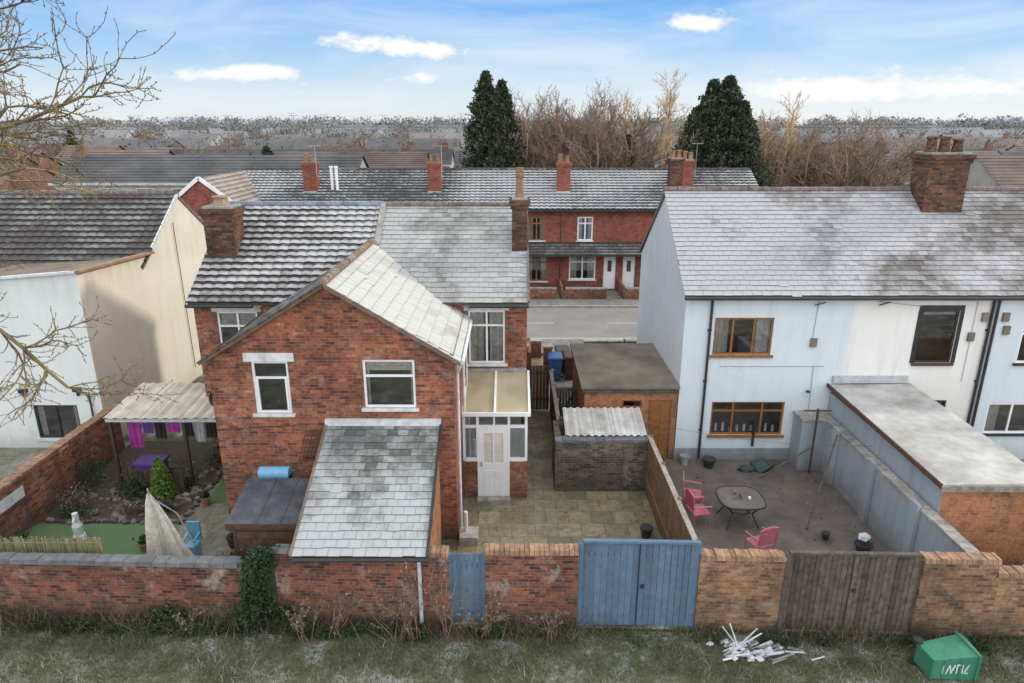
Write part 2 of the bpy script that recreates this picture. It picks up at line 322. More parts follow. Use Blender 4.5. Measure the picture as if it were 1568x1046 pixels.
def tiles(mb,o,u,v,W,L,tw,th,m=0,thick=.02,pan=False,stag=True,jit=.004,skip=None):
    o=V(o);u=V(u).normalized();v=V(v).normalized();n=u.cross(v)
    rows=max(1,round(L/th)); th=L/rows
    for r in range(rows):
        v0=r*th; v1=min(L,v0+th*1.12); off=(-tw/2 if (stag and r%2) else 0)+random.uniform(-.02,.02)*(0 if pan else 1); x=off
        while x<W-1e-3:
            a=max(0,x+.003); b=min(W,x+tw-.003); x+=tw
            if b-a<.02: continue
            slip=random.random()<.006 and not pan
            j=random.uniform(0,jit); dv=random.uniform(-.009,.009)-(.05 if slip else 0); rr=random.random(); tk=thick+j
            if pan:
                hs=[0,.022,.028,.012,0]; vm=v0+th*.6; tm=thick*.5
                for k in range(4):
                    a0=a+(b-a)*k/4;a1=a+(b-a)*(k+1)/4;h0=hs[k];h1=hs[k+1]
                    mb.face([o+u*a0+v*(v0+dv)+n*(tk+h0),o+u*a1+v*(v0+dv)+n*(tk+h1),o+u*a1+v*vm+n*(tm+h1),o+u*a0+v*vm+n*(tm+h0)],m,rr+.9)
                    mb.face([o+u*a0+v*vm+n*(tm+h0),o+u*a1+v*vm+n*(tm+h1),o+u*a1+v*v1+n*(.002+h1),o+u*a0+v*v1+n*(.002+h0)],m,rr*.5-.35)
                    mb.face([o+u*a0+v*(v0+dv),o+u*a1+v*(v0+dv),o+u*a1+v*(v0+dv)+n*(tk+h1),o+u*a0+v*(v0+dv)+n*(tk+h0)],m,-1.5)
            else:
                mb.face([o+u*a+v*(v0+dv)+n*tk,o+u*b+v*(v0+dv)+n*(tk+random.uniform(-.003,.003)),o+u*b+v*v1+n*.003,o+u*a+v*v1+n*.003],m,rr)
                mb.face([o+u*a+v*(v0+dv)-n*.005,o+u*b+v*(v0+dv)-n*.005,o+u*b+v*(v0+dv)+n*tk,o+u*a+v*(v0+dv)+n*tk],m,-1.5)
def slab(mb,pts,t,m=0):
    P=[V(p) for p in pts]; n=(P[1]-P[0]).cross(P[3]-P[0]).normalized()
    if n.z<0: n=-n
    mb.hexa([p-n*t for p in P]+[p-n*.004 for p in P],m)
def ridge(mb,p0,p1,r,m=0,step=.3):
    p0=V(p0);p1=V(p1);L=(p1-p0).length;k=max(1,int(L/step));d=(p1-p0)/k
    for i in range(k): mb.tube(p0+d*i+V((0,0,random.uniform(-.012,.012))),p0+d*(i+.97),r,r*.95,8,m)
def chimney(par,x0,x1,y0,y1,z0,z1,pots,mb_m,potm,ph=.6,pr=.12,alongx=False,cap=m_conc,aerial=False):
    mb=MB(); mb.box(x0,x1,y0,y1,z0,z1-.32,0); e=.04
    mb.box(x0-e,x1+e,y0-e,y1+e,z1-.32,z1-.2,0); mb.box(x0-2*e,x1+2*e,y0-2*e,y1+2*e,z1-.2,z1-.06,0); mb.box(x0,x1,y0,y1,z1-.06,z1,1)
    mb.box(x0-.03,x1+.03,y0-.03,y0+.02,z0-.05,z0+.2,3)
    for i in range(pots):
        f=(i+.5)/pots; cx,cy=((x0+(x1-x0)*f,(y0+y1)/2) if alongx else ((x0+x1)/2,y0+(y1-y0)*f))
        h=ph*random.uniform(.8,1.1)
        mb.tube((cx,cy,z1-.02),(cx,cy,z1+h*.85),pr*1.1,pr*.85,10,2); mb.tube((cx,cy,z1+h*.85),(cx,cy,z1+h),pr*1.15,pr*1.05,10,2)
    if aerial:
        ax_=x1+.08; mb.tube((ax_,y0,z1-.9),(ax_,y0,z1+1.0),.014,n=5,m=3); mb.tube((ax_-.35,y0-.1,z1+.95),(ax_+.35,y0+.1,z1+.95),.01,n=4,m=3)
        for k in range(7): xx=ax_-.33+.11*k; mb.tube((xx,y0-.18,z1+.95),(xx,y0+.18,z1+.95),.006,n=4,m=3)
    return mb.build('chimney',[mb_m,cap,potm,m_lead],par)
WM=[m_white,m_glass,m_curt,m_room,m_whitestone]
X=V((1,0,0));Y=V((0,1,0));Z=V((0,0,1));YI=V((0,1,0))
# ------------------------------------------------------------------ GROUND
mb=MB(); mb.face([(-3000,-60,0),(3000,-60,0),(3000,4000,0),(-3000,4000,0)])
m,nt,b=newmat('ground_grass'); p=pos(nt)
c=ramp(nt,noise(nt,p,1.1,4,.7),[(.3,(.05,.045,.03)),(.44,(.09,.095,.045)),(.54,(.16,.17,.105)),(.64,(.38,.385,.36))])
c=mixc(nt,ramp(nt,noise(nt,p,.02,3),[(.4,0.),(.6,.5)]),c,(.12,.125,.085))
c=mixc(nt,ramp(nt,noise(nt,p,22,4,.8),[(.42,0.),(.7,.55)]),c,(.07,.06,.045))
setin(nt,b.inputs['Base Color'],c); b.inputs['Roughness'].default_value=.95; bump(nt,b,noise(nt,p,12,4,.8),.8,.05)
mb.build('ground',m)
def sheet(name,x0,x1,y0,y1,z,mat): 
    mb=MB(); mb.face([(x0,y0,z),(x1,y0,z),(x1,y1,z),(x0,y1,z)]); return mb.build(name,mat)
sheet('road',-200,200,31.4,37.6,.006,m_asph)
mb=MB(); mb.box(-200,200,29.2,31.25,0,.12,0); mb.box(-200,200,31.25,31.4,0,.13,1); mb.box(-200,200,37.6,37.75,0,.13,1); mb.box(-200,200,37.75,39.2,0,.12,0)
mb.build('pavement',[m_pave,m_kerb])
mb=MB()
for i in range(-30,31): mb.face([(i*5,34.45,.010),(i*5+2.2,34.45,.010),(i*5+2.2,34.55,.010),(i*5,34.55,.010)])
mb.face([(-150,31.8,.010),(150,31.8,.010),(150,31.88,.010),(-150,31.88,.010)])
mb.build('road_marking',m_line)
sheet('front_garden_ground',-60,60,39.2,42,.02,m_slabL)
sheet('paved_yard',-1.35,3.8,11.8,17.3,.010,m_slab)
sheet('side_path',.44,1.4,17.3,29.2,.010,m_slab)
sheet('front_drive',1.4,5.05,23.3,29.2,.010,m_pave)
sheet('tarmac_yard',3.8,9.5,11.5,19.2,.012,m_yard)
sheet('neighbour_yard',11.9,26,11.4,19.2,.012,m_slabL)
sheet('garden_path',-8.7,-6.0,12.0,20.0,.010,m_slabL)
sheet('artificial_lawn',-12.4,-8.7,12.2,15.6,.012,m_turf)
sheet('artificial_lawn',-8.5,-7.6,16.6,19.2,.016,m_turf)
sheet('garden_bed_soil',-12.5,-8.7,15.6,20.5,.014,m_soil)
sheet('left_yard_paving',-30,-12.7,12,20,.012,m_slabL)
# ------------------------------------------------------------------ CENTRE HOUSE
H=group('brick_semi_detached_house')
EY,EZ,RY,RZ=18.4,5.25,21.9,7.55; hx0,hx1=-8.97,.42; WY=18.6
wm=MB()
o=V((0,WY,0))
opL=(-8.35,-7.2,3.4,4.95); opR=(-1.24,-.2,3.40,4.98)
wall(wm,o,X,YI,[(hx0,5.35),(hx1,5.35)],0,[opL,opR])
FY=25.2
for xx,inn in ((hx0,X),(hx1,-X)):
    wall(wm,(xx,0,0),Y,inn,[(WY,5.33),(RY,RZ-.05),(FY,5.33)],0,[])
wall(wm,(0,FY,0),X,-YI,[(hx0,5.3),(hx1,5.3)],0,[])
GY=14.9; gx0,gx1,gax=-7.05,-1.35,-4.2
o2=V((0,GY,0)); opA=(-6.05,-5.2,3.46,4.76); opB=(-3.47,-2.26,3.6,4.8)
wall(wm,o2,X,YI,[(gx0,4.92),(gax,6.58),(gx1,4.92)],0,[opA,opB])
wall(wm,(gx0,0,0),Y,X,[(GY,4.92),(19,4.92)],0,[]); wall(wm,(gx1,0,0),Y,-X,[(GY,4.92),(WY,4.92)],0,[])
wm.build('brick_walls',[m_brick],H)
wd=MB()
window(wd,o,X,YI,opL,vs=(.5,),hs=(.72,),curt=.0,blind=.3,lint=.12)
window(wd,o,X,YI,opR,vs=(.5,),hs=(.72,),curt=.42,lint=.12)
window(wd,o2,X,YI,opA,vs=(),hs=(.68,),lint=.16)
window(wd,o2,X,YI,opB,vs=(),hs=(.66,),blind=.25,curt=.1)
for a in ((opA[0]+.06,opA[0]+.11),(opA[1]-.11,opA[1]-.06)): wd.lbox(o2,X,YI,a[0],a[1],.02,.07,opA[2]+.06,opA[2]+.85,0)
wd.build('windows',WM,H)
rf=MB(); c_,s_=(RY-EY),(RZ-EZ); L=math.hypot(c_,s_); vd=V((0,c_/L,s_/L))
tiles(rf,(hx0-.1,EY,EZ),X,vd,4.95,L,.3,.26,0,thick=.045,pan=True,stag=False)
tiles(rf,(-4.05,EY,EZ),X,vd,hx1+4.1,L,.27,.20,1,thick=.02)
vb=V((0,-c_/L,s_/L)); tiles(rf,(hx1+.05,FY+.2,EZ),-X,vb,9.5,L,.3,.3,1)
slab(rf,[(hx0-.08,EY+.03,EZ),(hx1+.03,EY+.03,EZ),(hx1+.03,RY,RZ),(hx0-.08,RY,RZ)],.1,2)
slab(rf,[(hx0-.08,FY+.2,EZ),(hx1+.03,FY+.2,EZ),(hx1+.03,RY,RZ),(hx0-.08,RY,RZ)],.1,2)
rf.build('main_roof',[m_roof_dark,m_roof_slate,m_verge],H)
rg=MB(); ridge(rg,(hx0-.1,RY,RZ+.02),(-4.05,RY,RZ+.02),.11,1,.4); ridge(rg,(-4.05,RY,RZ),(hx1+.05,RY,RZ),.10,0,.4)
rg.beam((-4.05,EY+1.9,EZ+.04+1.9*s_/c_),(-4.05,RY,RZ+.05),.16,.1,2)
rg.beam((hx1+.05,EY,EZ+.02),(hx1+.05,RY,RZ+.02),.06,.08,0)
gz0,gz1=4.78,6.62; gxl,gxr=-7.2,-1.2
rg_r=MB()
gw=gxr-gax; gh=gz1-gz0; GL=math.hypot(gw,gh)
tiles(rg_r,(gxr,GY-.12,gz0),Y,(-gw,0,gh),5.9,GL,.32,.30,0,thick=.028)
gwl=gax-gxl; GLl=math.hypot(gwl,gh)
tiles(rg_r,(gxl,20.6,gz0),-Y,(gwl,0,gh),5.9,GLl,.32,.3,1,thick=.02,pan=False)
slab(rg_r,[(gxr-.02,GY-.1,gz0),(gxr-.02,20.4,gz0),(gax,20.4,gz1),(gax,GY-.1,gz1)],.08,2)
slab(rg_r,[(gxl+.02,20.4,gz0),(gxl+.02,GY-.1,gz0),(gax,GY-.1,gz1),(gax,20.4,gz1)],.08,2)
ridge(rg_r,(gax,GY-.12,gz1+.02),(gax,20.5,gz1+.02),.10,3,.33)
rg_r.beam((gxl,GY-.13,gz0-.03),(gax,GY-.13,gz1-.03),.05,.09,4); rg_r.beam((gax,GY-.13,gz1-.03),(gxr,GY-.13,gz0-.03),.05,.09,4)
rg_r.build('extension_roof',[m_roof_ext,m_roof_dark,m_verge,m_verge,m_verge],H)
for sx in (gxr,gxl):
    rg.beam((sx,EY+.05,EZ-.2),(gax,20.5,gz1+.03),.10,.02,3)
rg.build('ridge_tiles',[m_ridge,m_ridge_blue,m_conc,m_lead],H)
gt=MB()
gt.tube((hx0-.1,EY-.05,EZ-.08),(gxl,EY-.05,EZ-.08),.055,n=8,m=0); gt.tube((gxr,EY-.05,EZ-.08),(hx1+.05,EY-.05,EZ-.08),.055,n=8,m=0)
gt.tube((gxr+.05,GY,gz0-.05),(gxr+.05,EY,gz0-.05),.05,n=8,m=1)
gt.tube((gx1+.06,GY+.25,gz0-.1),(gx1+.06,GY+.25,.2),.035,m=1); gt.tube((gx1+.08,16.75,4.6),(gx1+.08,16.75,2.7),.035,m=1)
gt.tube((gx1+.08,17.9,4.7),(gx1+.08,17.9,3.0),.03,m=1)
gt.tube((gxr+.05,15.0,gz0-.08),(gx1+.06,GY+.25,gz0-.4),.03,m=1)
gt.tube((-3.0,GY-.02,3.3),(-6.9,GY-.02,3.05),.008,n=4,m=0)
gt.build('gutters',[m_black,m_whitestone],H)
chimney(H,0.0,.45,20.05,21.0,6.2,7.95,2,m_brick_chim,m_pot,.75,.12)
chimney(H,-8.95,-8.1,19.9,20.7,6.0,7.72,1,m_brick_chim,m_potbuff,.3,.22,True)
# porch
pc=MB(); px0,px1,pyf=-1.34,.42,16.9
pc.box(px0,-.95,pyf,pyf+.1,0,1.15,5); pc.box(-.06,px1,pyf,pyf+.1,0,1.15,5); pc.box(px1-.1,px1,pyf+.1,WY-.01,0,1.15,5)
def fr(x0,x1,z0,z1,m=0,y0=pyf+.01,y1=pyf+.08): pc.box(x0,x1,y0,y1,z0,z1,m)
for x0,x1 in ((px0,px0+.07),(-.97,-.90),(-.12,-.05),(px1-.07,px1)): fr(x0,x1,1.15 if x0 not in(-.97,-.12) else 0,2.6)
fr(px0+.07,px1-.07,2.5,2.6,0,pyf+.012,pyf+.078)
for x0,x1 in ((px0+.07,-.97),(-.90,-.12),(-.05,px1-.07)):
    fr(x0,x1,2.14,2.22,0,pyf+.014,pyf+.076)
for x0,x1 in ((px0+.07,-.97),(-.05,px1-.07)):
    fr(x0,x1,1.15,1.24,0,pyf-.02,pyf+.074)
    fr(x0,x1,1.24,2.5,1,pyf+.04,pyf+.045)
    pc.box(x0,x1,pyf+.12,pyf+.125,1.24,2.1,7)  # pale panel behind each pane stands in for a lit interior
fr(-.51,-.46,2.22,2.5); fr(-.9,-.12,2.22,2.5,1,pyf+.04,pyf+.045)
fr(-.90,-.12,.05,.95,0,pyf+.02,pyf+.07); fr(-.90,-.78,.95,2.14,0,pyf+.02,pyf+.07); fr(-.24,-.12,.95,2.14,0,pyf+.02,pyf+.07)
fr(-.78,-.24,1.98,2.14,0,pyf+.02,pyf+.07); fr(-.78,-.24,.95,1.08,0,pyf+.015,pyf+.065); fr(-.53,-.49,1.08,1.98,0,pyf+.018,pyf+.066)
fr(-.78,-.24,1.08,1.98,7,pyf+.045,pyf+.05); fr(-.76,-.54,.2,.85,0,pyf+.008,pyf+.02); fr(-.48,-.26,.2,.85,0,pyf+.008,pyf+.02)
fr(-.86,-.82,1.0,1.12,6,pyf-.03,pyf+.02); pc.box(-.97,-.05,pyf-.22,pyf,0.012,.06,4)
pc.box(px1-.08,px1,pyf+.1,WY-.01,1.15,1.24,0); pc.box(px1-.08,px1,pyf+.1,WY-.01,2.5,2.6,0)
for yy in (17.45,18.0): pc.box(px1-.07,px1-.01,yy,yy+.06,1.24,2.5,0)
pc.box(px1-.045,px1-.04,pyf+.1,WY-.02,1.24,2.5,1)
pc.box(px0+.05,px1-.15,WY-.3,WY-.25,0,2.5,7); pc.box(px0+.1,px1-.15,17.2,WY-.3,.02,.05,4); pc.box(-1.2,-.75,17.4,18.2,.05,1.15,0); pc.box(-1.3,-1.28,pyf+.12,WY-.3,0,2.5,7)
def rp(x,f,dz=0): return V((x,pyf-.12+(WY-.02-pyf+.12)*f,2.58+.55*f+dz))
for x0,x1 in ((px0,-.46),(-.46,px1+.06)): pc.face([rp(x0,0,.015),rp(x1,0,.015),rp(x1,1,.015),rp(x0,1,.015)],2)
for x in (px0+.03,-.46,px1+.05): pc.beam(rp(x,0,.04),rp(x,1,.04),.06,.06,0)
pc.beam(rp(px0,0,.02),rp(px1+.08,0,.02),.07,.10,0); pc.box(px0,px1,WY-.05,WY-.003,3.08,3.26,4)
pc.build('porch',[m_white,m_glass,m_poly,m_room,m_conc,m_brick,m_grey,m_roomlit],H)
# lean-to outhouse
ln=MB(); lx0,lx1=-4.37,-1.74
def yl(x): return 11.75-.03*x
L0=V((lx0-.04,11.62,1.80)); dv=V((0,14.88-11.62,3.2-1.8)); LL=dv.length
tiles(ln,L0,X,dv,lx1-lx0+.1,LL,.25,.2,0,thick=.016,jit=.01)
slab(ln,[(lx0,11.66,1.80),(lx1,11.66,1.80),(lx1,14.88,3.2),(lx0,14.88,3.2)],.07,3)
for xx in (lx0+.05,lx1-.02):
    ln.face([(xx,yl(xx)+.2,0),(xx,14.9,0),(xx,14.9,3.1),(xx,yl(xx)+.2,1.76)],1)  # side walls use orange brick colour in place of warm light
ln.box(lx0-.06,lx1+.06,14.80,14.895,3.17,3.33,2); ln.beam((lx1+.05,11.62,1.79),(lx1+.05,14.88,3.19),.05,.12,4); ln.beam((lx0-.04,11.62,1.80),(lx0-.04,14.88,3.2),.05,.08,3)
ln.tube((lx0,11.60,1.74),(lx1+.1,11.60,1.74),.045,m=5); 
ln.tube((-1.87,11.72,1.7),(-1.87,11.72,.15),.04,m=2)
ln.build('outhouse',[m_roof_lean,m_brick_orange,m_whitestone,m_verge,m_black,m_black],H)
ds=MB()
for i in range(12):
    t0=2*math.pi*i/12;t1=2*math.pi*(i+1)/12;cc=V((-7.45,16.2,3.3))
    ds.face([cc,cc+V((.28*math.cos(t0),-.08,.28*math.sin(t0))),cc+V((.28*math.cos(t1),-.08,.28*math.sin(t1)))])
ds.tube((-7.05,16.3,3.1),cc,.02); ds.tube(cc+V((0,-.05,-.2)),cc+V((-.05,-.3,-.05)),.012)
ds.build('satellite_dish',[m_black],H)
tr=MB()
for i in range(9): tr.beam((-5.15+i*.085,14.84,2.25),(-4.9+i*.085,14.84,3.05),.014,.014,0)
for i in range(8): tr.beam((-5.15+.03*i,14.83,2.26+.11*i),(-4.42+.03*i,14.83,2.26+.11*i),.014,.014,0)
tr.build('wall_trellis',[m_woodred])
# ------------------------------------------------------------------ LEFT WHITE HOUSE
H=group('white_rendered_house')
w=MB(); LX=-13.0
wall(w,(LX,0,0),Y,-X,[(20.0,5.78),(24.4,5.55),(26.9,7.36),(30.1,5.1)],0,[],0)
opw=(-15.2,-13.8,.35,1.5); opw2=(-19.4,-16.9,.2,1.9)
wall(w,(0,20.0,0),X,Y,[(-30,4.6),(-16.9,5.45),(LX,5.78)],0,[opw,opw2],1)
wall(w,(0,30.1,0),X,-Y,[(-34,5.1),(LX,5.1)],0,[],1); wall(w,(0,24.0,0),X,Y,[(-34,5.1),(LX-.1,5.1)],0,[],1)
w.face([(-30,20,4.55),(LX,20,5.72),(LX,24.4,5.5),(-30,24.4,4.9)],2)
w.beam((LX,19.95,5.80),(LX,24.4,5.58),.28,.07,3); w.beam((-16.9,19.97,5.49),(LX,19.97,5.80),.16,.07,4); w.beam((-30,19.97,4.62),(-16.9,19.97,5.49),.16,.07,4)
w.build('rendered_walls',[m_cream,m_rwhite,m_felt,m_copbuff,m_whitestone],H)
r_=MB(); dv=V((0,26.9-23.6,7.41-5.2)); tiles(r_,(-34,23.6,5.2),X,dv,34+LX+.08,dv.length,.33,.30,0,thick=.045,pan=True,stag=False)
slab(r_,[(-34,23.6,5.2),(LX+.05,23.6,5.2),(LX+.05,26.9,7.41),(-34,26.9,7.41)],.1,1)
slab(r_,[(-34,30.3,5.1),(LX+.05,30.3,5.1),(LX+.05,26.9,7.41),(-34,26.9,7.41)],.1,1)
ridge(r_,(-34,26.9,7.44),(LX+.08,26.9,7.44),.12,1,.4); r_.beam((LX+.04,24.4,5.72),(LX+.04,26.9,7.4),.06,.12,2)
r_.build('tiled_roof',[m_roof_left,m_ridge,m_whitestone],H)
wd=MB(); window(wd,(0,20.0,0),X,Y,opw,vs=(.5,),fm=5,curt=.15); window(wd,(0,20.0,0),X,Y,opw2,vs=(.5,),fm=5)
for xx,zz in ((-16.3,2.0),(-15.45,1.95),(-13.75,2.0),(-17.2,2.0)): wd.box(xx,xx+.22,19.85,19.998,zz,zz+.12,5); wd.box(xx+.08,xx+.14,19.9,19.997,zz-.15,zz,5)
wd.tube((-13.3,19.93,1.9),(-13.3,19.93,0),.03,m=5)
wd.tube((LX+.05,26.2,6.4),(LX+.05,26.3,.5),.014,m=5)
wd.build('windows',[m_white,m_glass,m_curt,m_room,m_whitestone,m_black],H)
# ------------------------------------------------------------------ RIGHT TERRACE
H=group('white_rendered_terrace')
TX,TY=5.05,19.2; TXE=30; tEY,tEZ,tRY,tRZ=19.02,5.3,22.7,7.95; TFY=26.4
ops1=[(5.94,7.67,3.45,4.6),(6.08,8.3,.85,1.95)]
ops2=[(11.96,13.06,3.2,4.83),(12.4,13.2,0.1,2.0)]
ops3=[(15.0,16.1,3.2,4.7),(14.5,16.8,.9,1.9),(20,21,3.2,4.7)]
w=MB(); o=V((0,TY,0))
wall(w,o,X,Y,[(TX,5.4),(9.93,5.4)],0,ops1,0); wall(w,o,X,Y,[(9.93,5.4),(14.0,5.4)],0,ops2,1); wall(w,o,X,Y,[(14.0,5.4),(TXE,5.4)],0,ops3,0)
wall(w,(TX,0,0),Y,X,[(TY,5.4),(tRY,tRZ-.03),(TFY,5.2)],0,[],0); wall(w,(0,TFY,0),X,-Y,[(TX,5.2),(TXE,5.2)],0,[],0)
w.box(TX-.02,9.93,TY-.02,TY-.002,0,.4,2)
w.build('rendered_walls',[m_rblue,m_rcream2,m_rgrey],H)
wd=MB()
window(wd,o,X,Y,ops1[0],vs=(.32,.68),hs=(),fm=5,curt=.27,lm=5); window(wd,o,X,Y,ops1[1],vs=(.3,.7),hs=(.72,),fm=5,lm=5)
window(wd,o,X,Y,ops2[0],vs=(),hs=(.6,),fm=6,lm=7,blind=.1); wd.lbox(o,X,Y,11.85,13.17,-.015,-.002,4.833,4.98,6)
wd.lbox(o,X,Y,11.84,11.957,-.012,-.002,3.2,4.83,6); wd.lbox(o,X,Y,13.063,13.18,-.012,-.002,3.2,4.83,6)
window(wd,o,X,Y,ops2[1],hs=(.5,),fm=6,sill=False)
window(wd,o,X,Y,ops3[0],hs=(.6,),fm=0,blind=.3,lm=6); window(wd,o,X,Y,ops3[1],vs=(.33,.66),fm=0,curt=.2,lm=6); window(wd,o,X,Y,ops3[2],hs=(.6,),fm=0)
for i in range(9): wd.tube((6.3+i*.22,TY+.14,.93),(6.3+i*.22,TY+.14,.93+random.uniform(.12,.3)),.05,.035,m=random.choice([0,4,8]))
wd.build('windows',[m_white,m_glass,m_curt,m_room,m_whitestone,m_orange,m_black,m_woodred,m_lblue],H)
r_=MB(); dv=V((0,tRY-tEY,tRZ-tEZ)); tiles(r_,(TX-.1,tEY,tEZ),X,dv,TXE-TX,dv.length,.28,.2,0,thick=.022)
slab(r_,[(TX-.06,tEY+.03,tEZ),(TXE,tEY+.03,tEZ),(TXE,tRY,tRZ),(TX-.06,tRY,tRZ)],.1,1); slab(r_,[(TX-.06,TFY+.2,tEZ),(TXE,TFY+.2,tEZ),(TXE,tRY,tRZ),(TX-.06,tRY,tRZ)],.1,1)
ridge(r_,(TX-.1,tRY,tRZ),(TXE,tRY,tRZ),.10,1,.45)
r_.tube((TX-.1,tEY-.04,tEZ-.07),(TXE,tEY-.04,tEZ-.07),.055,m=2)
for xx in (5.8,13.95,14.1): r_.tube((xx,TY-.06,tEZ-.1),(xx,TY-.06,.1),.04,m=2)
for xx in (5.8,13.95):
    for zz in (1,2.6,4.2): r_.box(xx-.06,xx+.06,TY-.03,TY-.002,zz,zz+.06,2)
r_.build('slate_roof',[m_roof_right,m_ridge,m_black],H)
chimney(H,12.95,14.2,21.8,22.75,7.1,9.15,3,m_brick_chim,m_brick_chim,.5,.16,True)
d=MB()
for xx,zz in ((8.8,3.72),(13.4,3.9),(13.7,4.5),(14.3,4.5),(14.4,4.1)): d.box(xx,xx+.18,TY-.08,TY-.002,zz,zz+.26,0)
for xx,zz in ((8.75,5.0),(10.6,5.0)): d.tube((xx,TY-.1,zz),(xx+.3,TY-.12,zz+.1),.02,m=1)
for p0,p1 in (((8.9,TY-.02,5.2),(8.85,TY-.02,3.95)),((8.9,TY-.02,5.2),(8.2,TY-.02,5.25)),((13.5,TY-.02,5.2),(13.5,TY-.02,2.6)),((10.6,TY-.02,5.1),(11.9,TY-.02,4.95)),((6.2,TY-.02,3.1),(9.3,TY-.02,3.1)),((9.0,TY-.02,3.1),(9.05,TY-.02,.4))): d.tube(p0,p1,.008,n=5,m=2)
d.box(7.4,7.45,TY-.1,TY-.002,.5,1.3,1); d.tube((9.3,TY-.05,.3),(9.45,TY-.05,1.5),.03,m=1)
d.tube((8.9,TY-.1,2.3),(8.9,TY-.1,2.35),.06,m=1)
d.build('wall_fittings',[m_felt,m_black,m_grey],H)
H=group('rear_extension_building')
w=MB(); ex0,ex1=9.62,11.85
w.box(ex0,ex1,13.5,TY-.02,0,2.28,0)
w.box(ex0-.012,ex0-.001,13.5,TY-.03,0,2.27,1)
w.hexa([(ex0-.1,13.4,2.30),(ex1+.1,13.4,2.34),(ex1+.1,TY-.02,2.5),(ex0-.1,TY-.02,2.46),(ex0-.1,13.4,2.40),(ex1+.1,13.4,2.44),(ex1+.1,TY-.02,2.58),(ex0-.1,TY-.02,2.54)],2)
w.box(ex0-.13,ex1+.1,13.36,13.395,2.24,2.38,3); w.beam((ex0-.12,13.4,2.36),(ex0-.12,TY,2.5),.04,.12,4)
w.box(ex0,ex1,TY-.1,TY-.003,2.6,2.8,5)
w.build('extension_shell',[m_brick_orange,m_rgrey,m_feltgrey,m_woodpale,m_woodred,m_lead],H)
# ------------------------------------------------------------------ GARAGE
H=group('brick_garage')
w=MB(); gx0,gx1_,gy0,gy1=2.2,5.02,19.2,23.2
opd=(4.15,4.85,.02,2.0); opw=(3.35,3.95,1.75,2.0)
wall(w,(0,gy0,0),X,Y,[(gx0,2.3),(gx1_,2.3)],0,[opd,opw],0)
wall(w,(gx0,0,0),Y,X,[(gy0,2.3),(gy1,2.3)],0,[],0); wall(w,(0,gy1,0),X,-Y,[(gx0,2.3),(gx1_,2.3)],0,[],0)
w.box(gx0-.12,gx1_+.02,gy0-.14,gy1+.1,2.42,2.5,1); w.box(gx0-.10,gx1_,gy0-.12,gy1+.08,2.28,2.42,2)
w.lbox(V((0,gy0,0)),X,Y,4.15,4.85,.04,.08,.02,2.0,3)
for a,b in ((.15,.9),(1.05,1.8)):
    for q in (4.22,4.55): w.lbox(V((0,gy0,0)),X,Y,q,q+.23,.025,.04,a,b,3)
w.build('garage_shell',[m_brick_orange,m_felt,m_wood,m_orange],H)
wd=MB(); window(wd,(0,gy0,0),X,Y,opw,fm=4,ft=.04,sill=False); wd.build('window',[m_white,m_glass,m_curt,m_room,m_orange],H)
H=group('brick_coal_shed')
w=MB(); w.box(1.22,3.98,17.25,17.48,0,1.55,0); w.box(1.22,1.4,17.48,18.7,0,1.55,0); w.box(3.8,3.98,17.48,18.7,0,1.5,0); w.box(1.4,3.8,18.5,18.7,0,1.7,0)
x=1.2
while x<3.95: w.box(x,min(x+.22,4.0),17.22,17.51,1.552,1.62+random.uniform(-.01,.012),1); x+=.23
n=46
for i in range(n):
    xa=1.5+2.3*i/n; xb=1.5+2.3*(i+1)/n; za=.025*math.sin(i*1.57); zb=.025*math.sin((i+1)*1.57)
    w.face([(xa,17.45,1.66+za),(xb,17.45,1.66+zb),(xb,18.75,1.95+zb),(xa,18.75,1.95+za)],2)
w.build('shed_shell',[m_brick_dark,m_copdark,m_corrw],H)
# ------------------------------------------------------------------ ALLEY WALLS & GATES
def alley_wall(name,x0,x1,h,mat,cop,h2=None,coph=.1,th=.23):
    mb=MB(); h2=h2 or h
    p=lambda x,w,z:(x,yl(x)+w,z)
    mb.hexa([p(x0,0,0),p(x1,0,0),p(x1,th,0),p(x0,th,0),p(x0,0,h),p(x1,0,h2),p(x1,th,h2),p(x0,th,h)],0)
    x=x0; 
    while x<x1-.02:
        xb=min(x1,x+(.10 if cop is m_copbuff else .3)); f=(x-x0)/(x1-x0); hh=h+(h2-h)*f+.002; j=random.uniform(-.014,.014); a=.03
        mb.hexa([p(x+.004,-a,hh),p(xb-.004,-a,hh),p(xb-.004,th+a,hh),p(x+.004,th+a,hh),p(x+.004,-a+.02,hh+coph+j),p(xb-.004,-a+.02,hh+coph+j),p(xb-.004,th+a-.02,hh+coph+j),p(x+.004,th+a-.02,hh+coph+j)],1); x=xb
    return mb.build(name,[mat,cop])
alley_wall('brick_boundary_wall',-20,-5.62,1.33,m_brick_alley,m_copdark)
alley_wall('brick_boundary_wall',-4.86,-1.74,1.7,m_brick_alley,m_copdark,coph=.04)
alley_wall('brick_boundary_wall',-1.74,-1.28,1.68,m_brick_alley,m_copbuff)
alley_wall('brick_boundary_wall',-.55,1.33,1.75,m_brick_alley,m_copbuff,1.78)
alley_wall('brick_boundary_wall',3.76,5.45,1.72,m_brick_buff,m_copbuff)
alley_wall('brick_boundary_wall',8.15,9.62,1.74,m_brick_buff,m_copbuff)
alley_wall('brick_boundary_wall',9.62,22,1.45,m_brick_buff,m_copbuff)
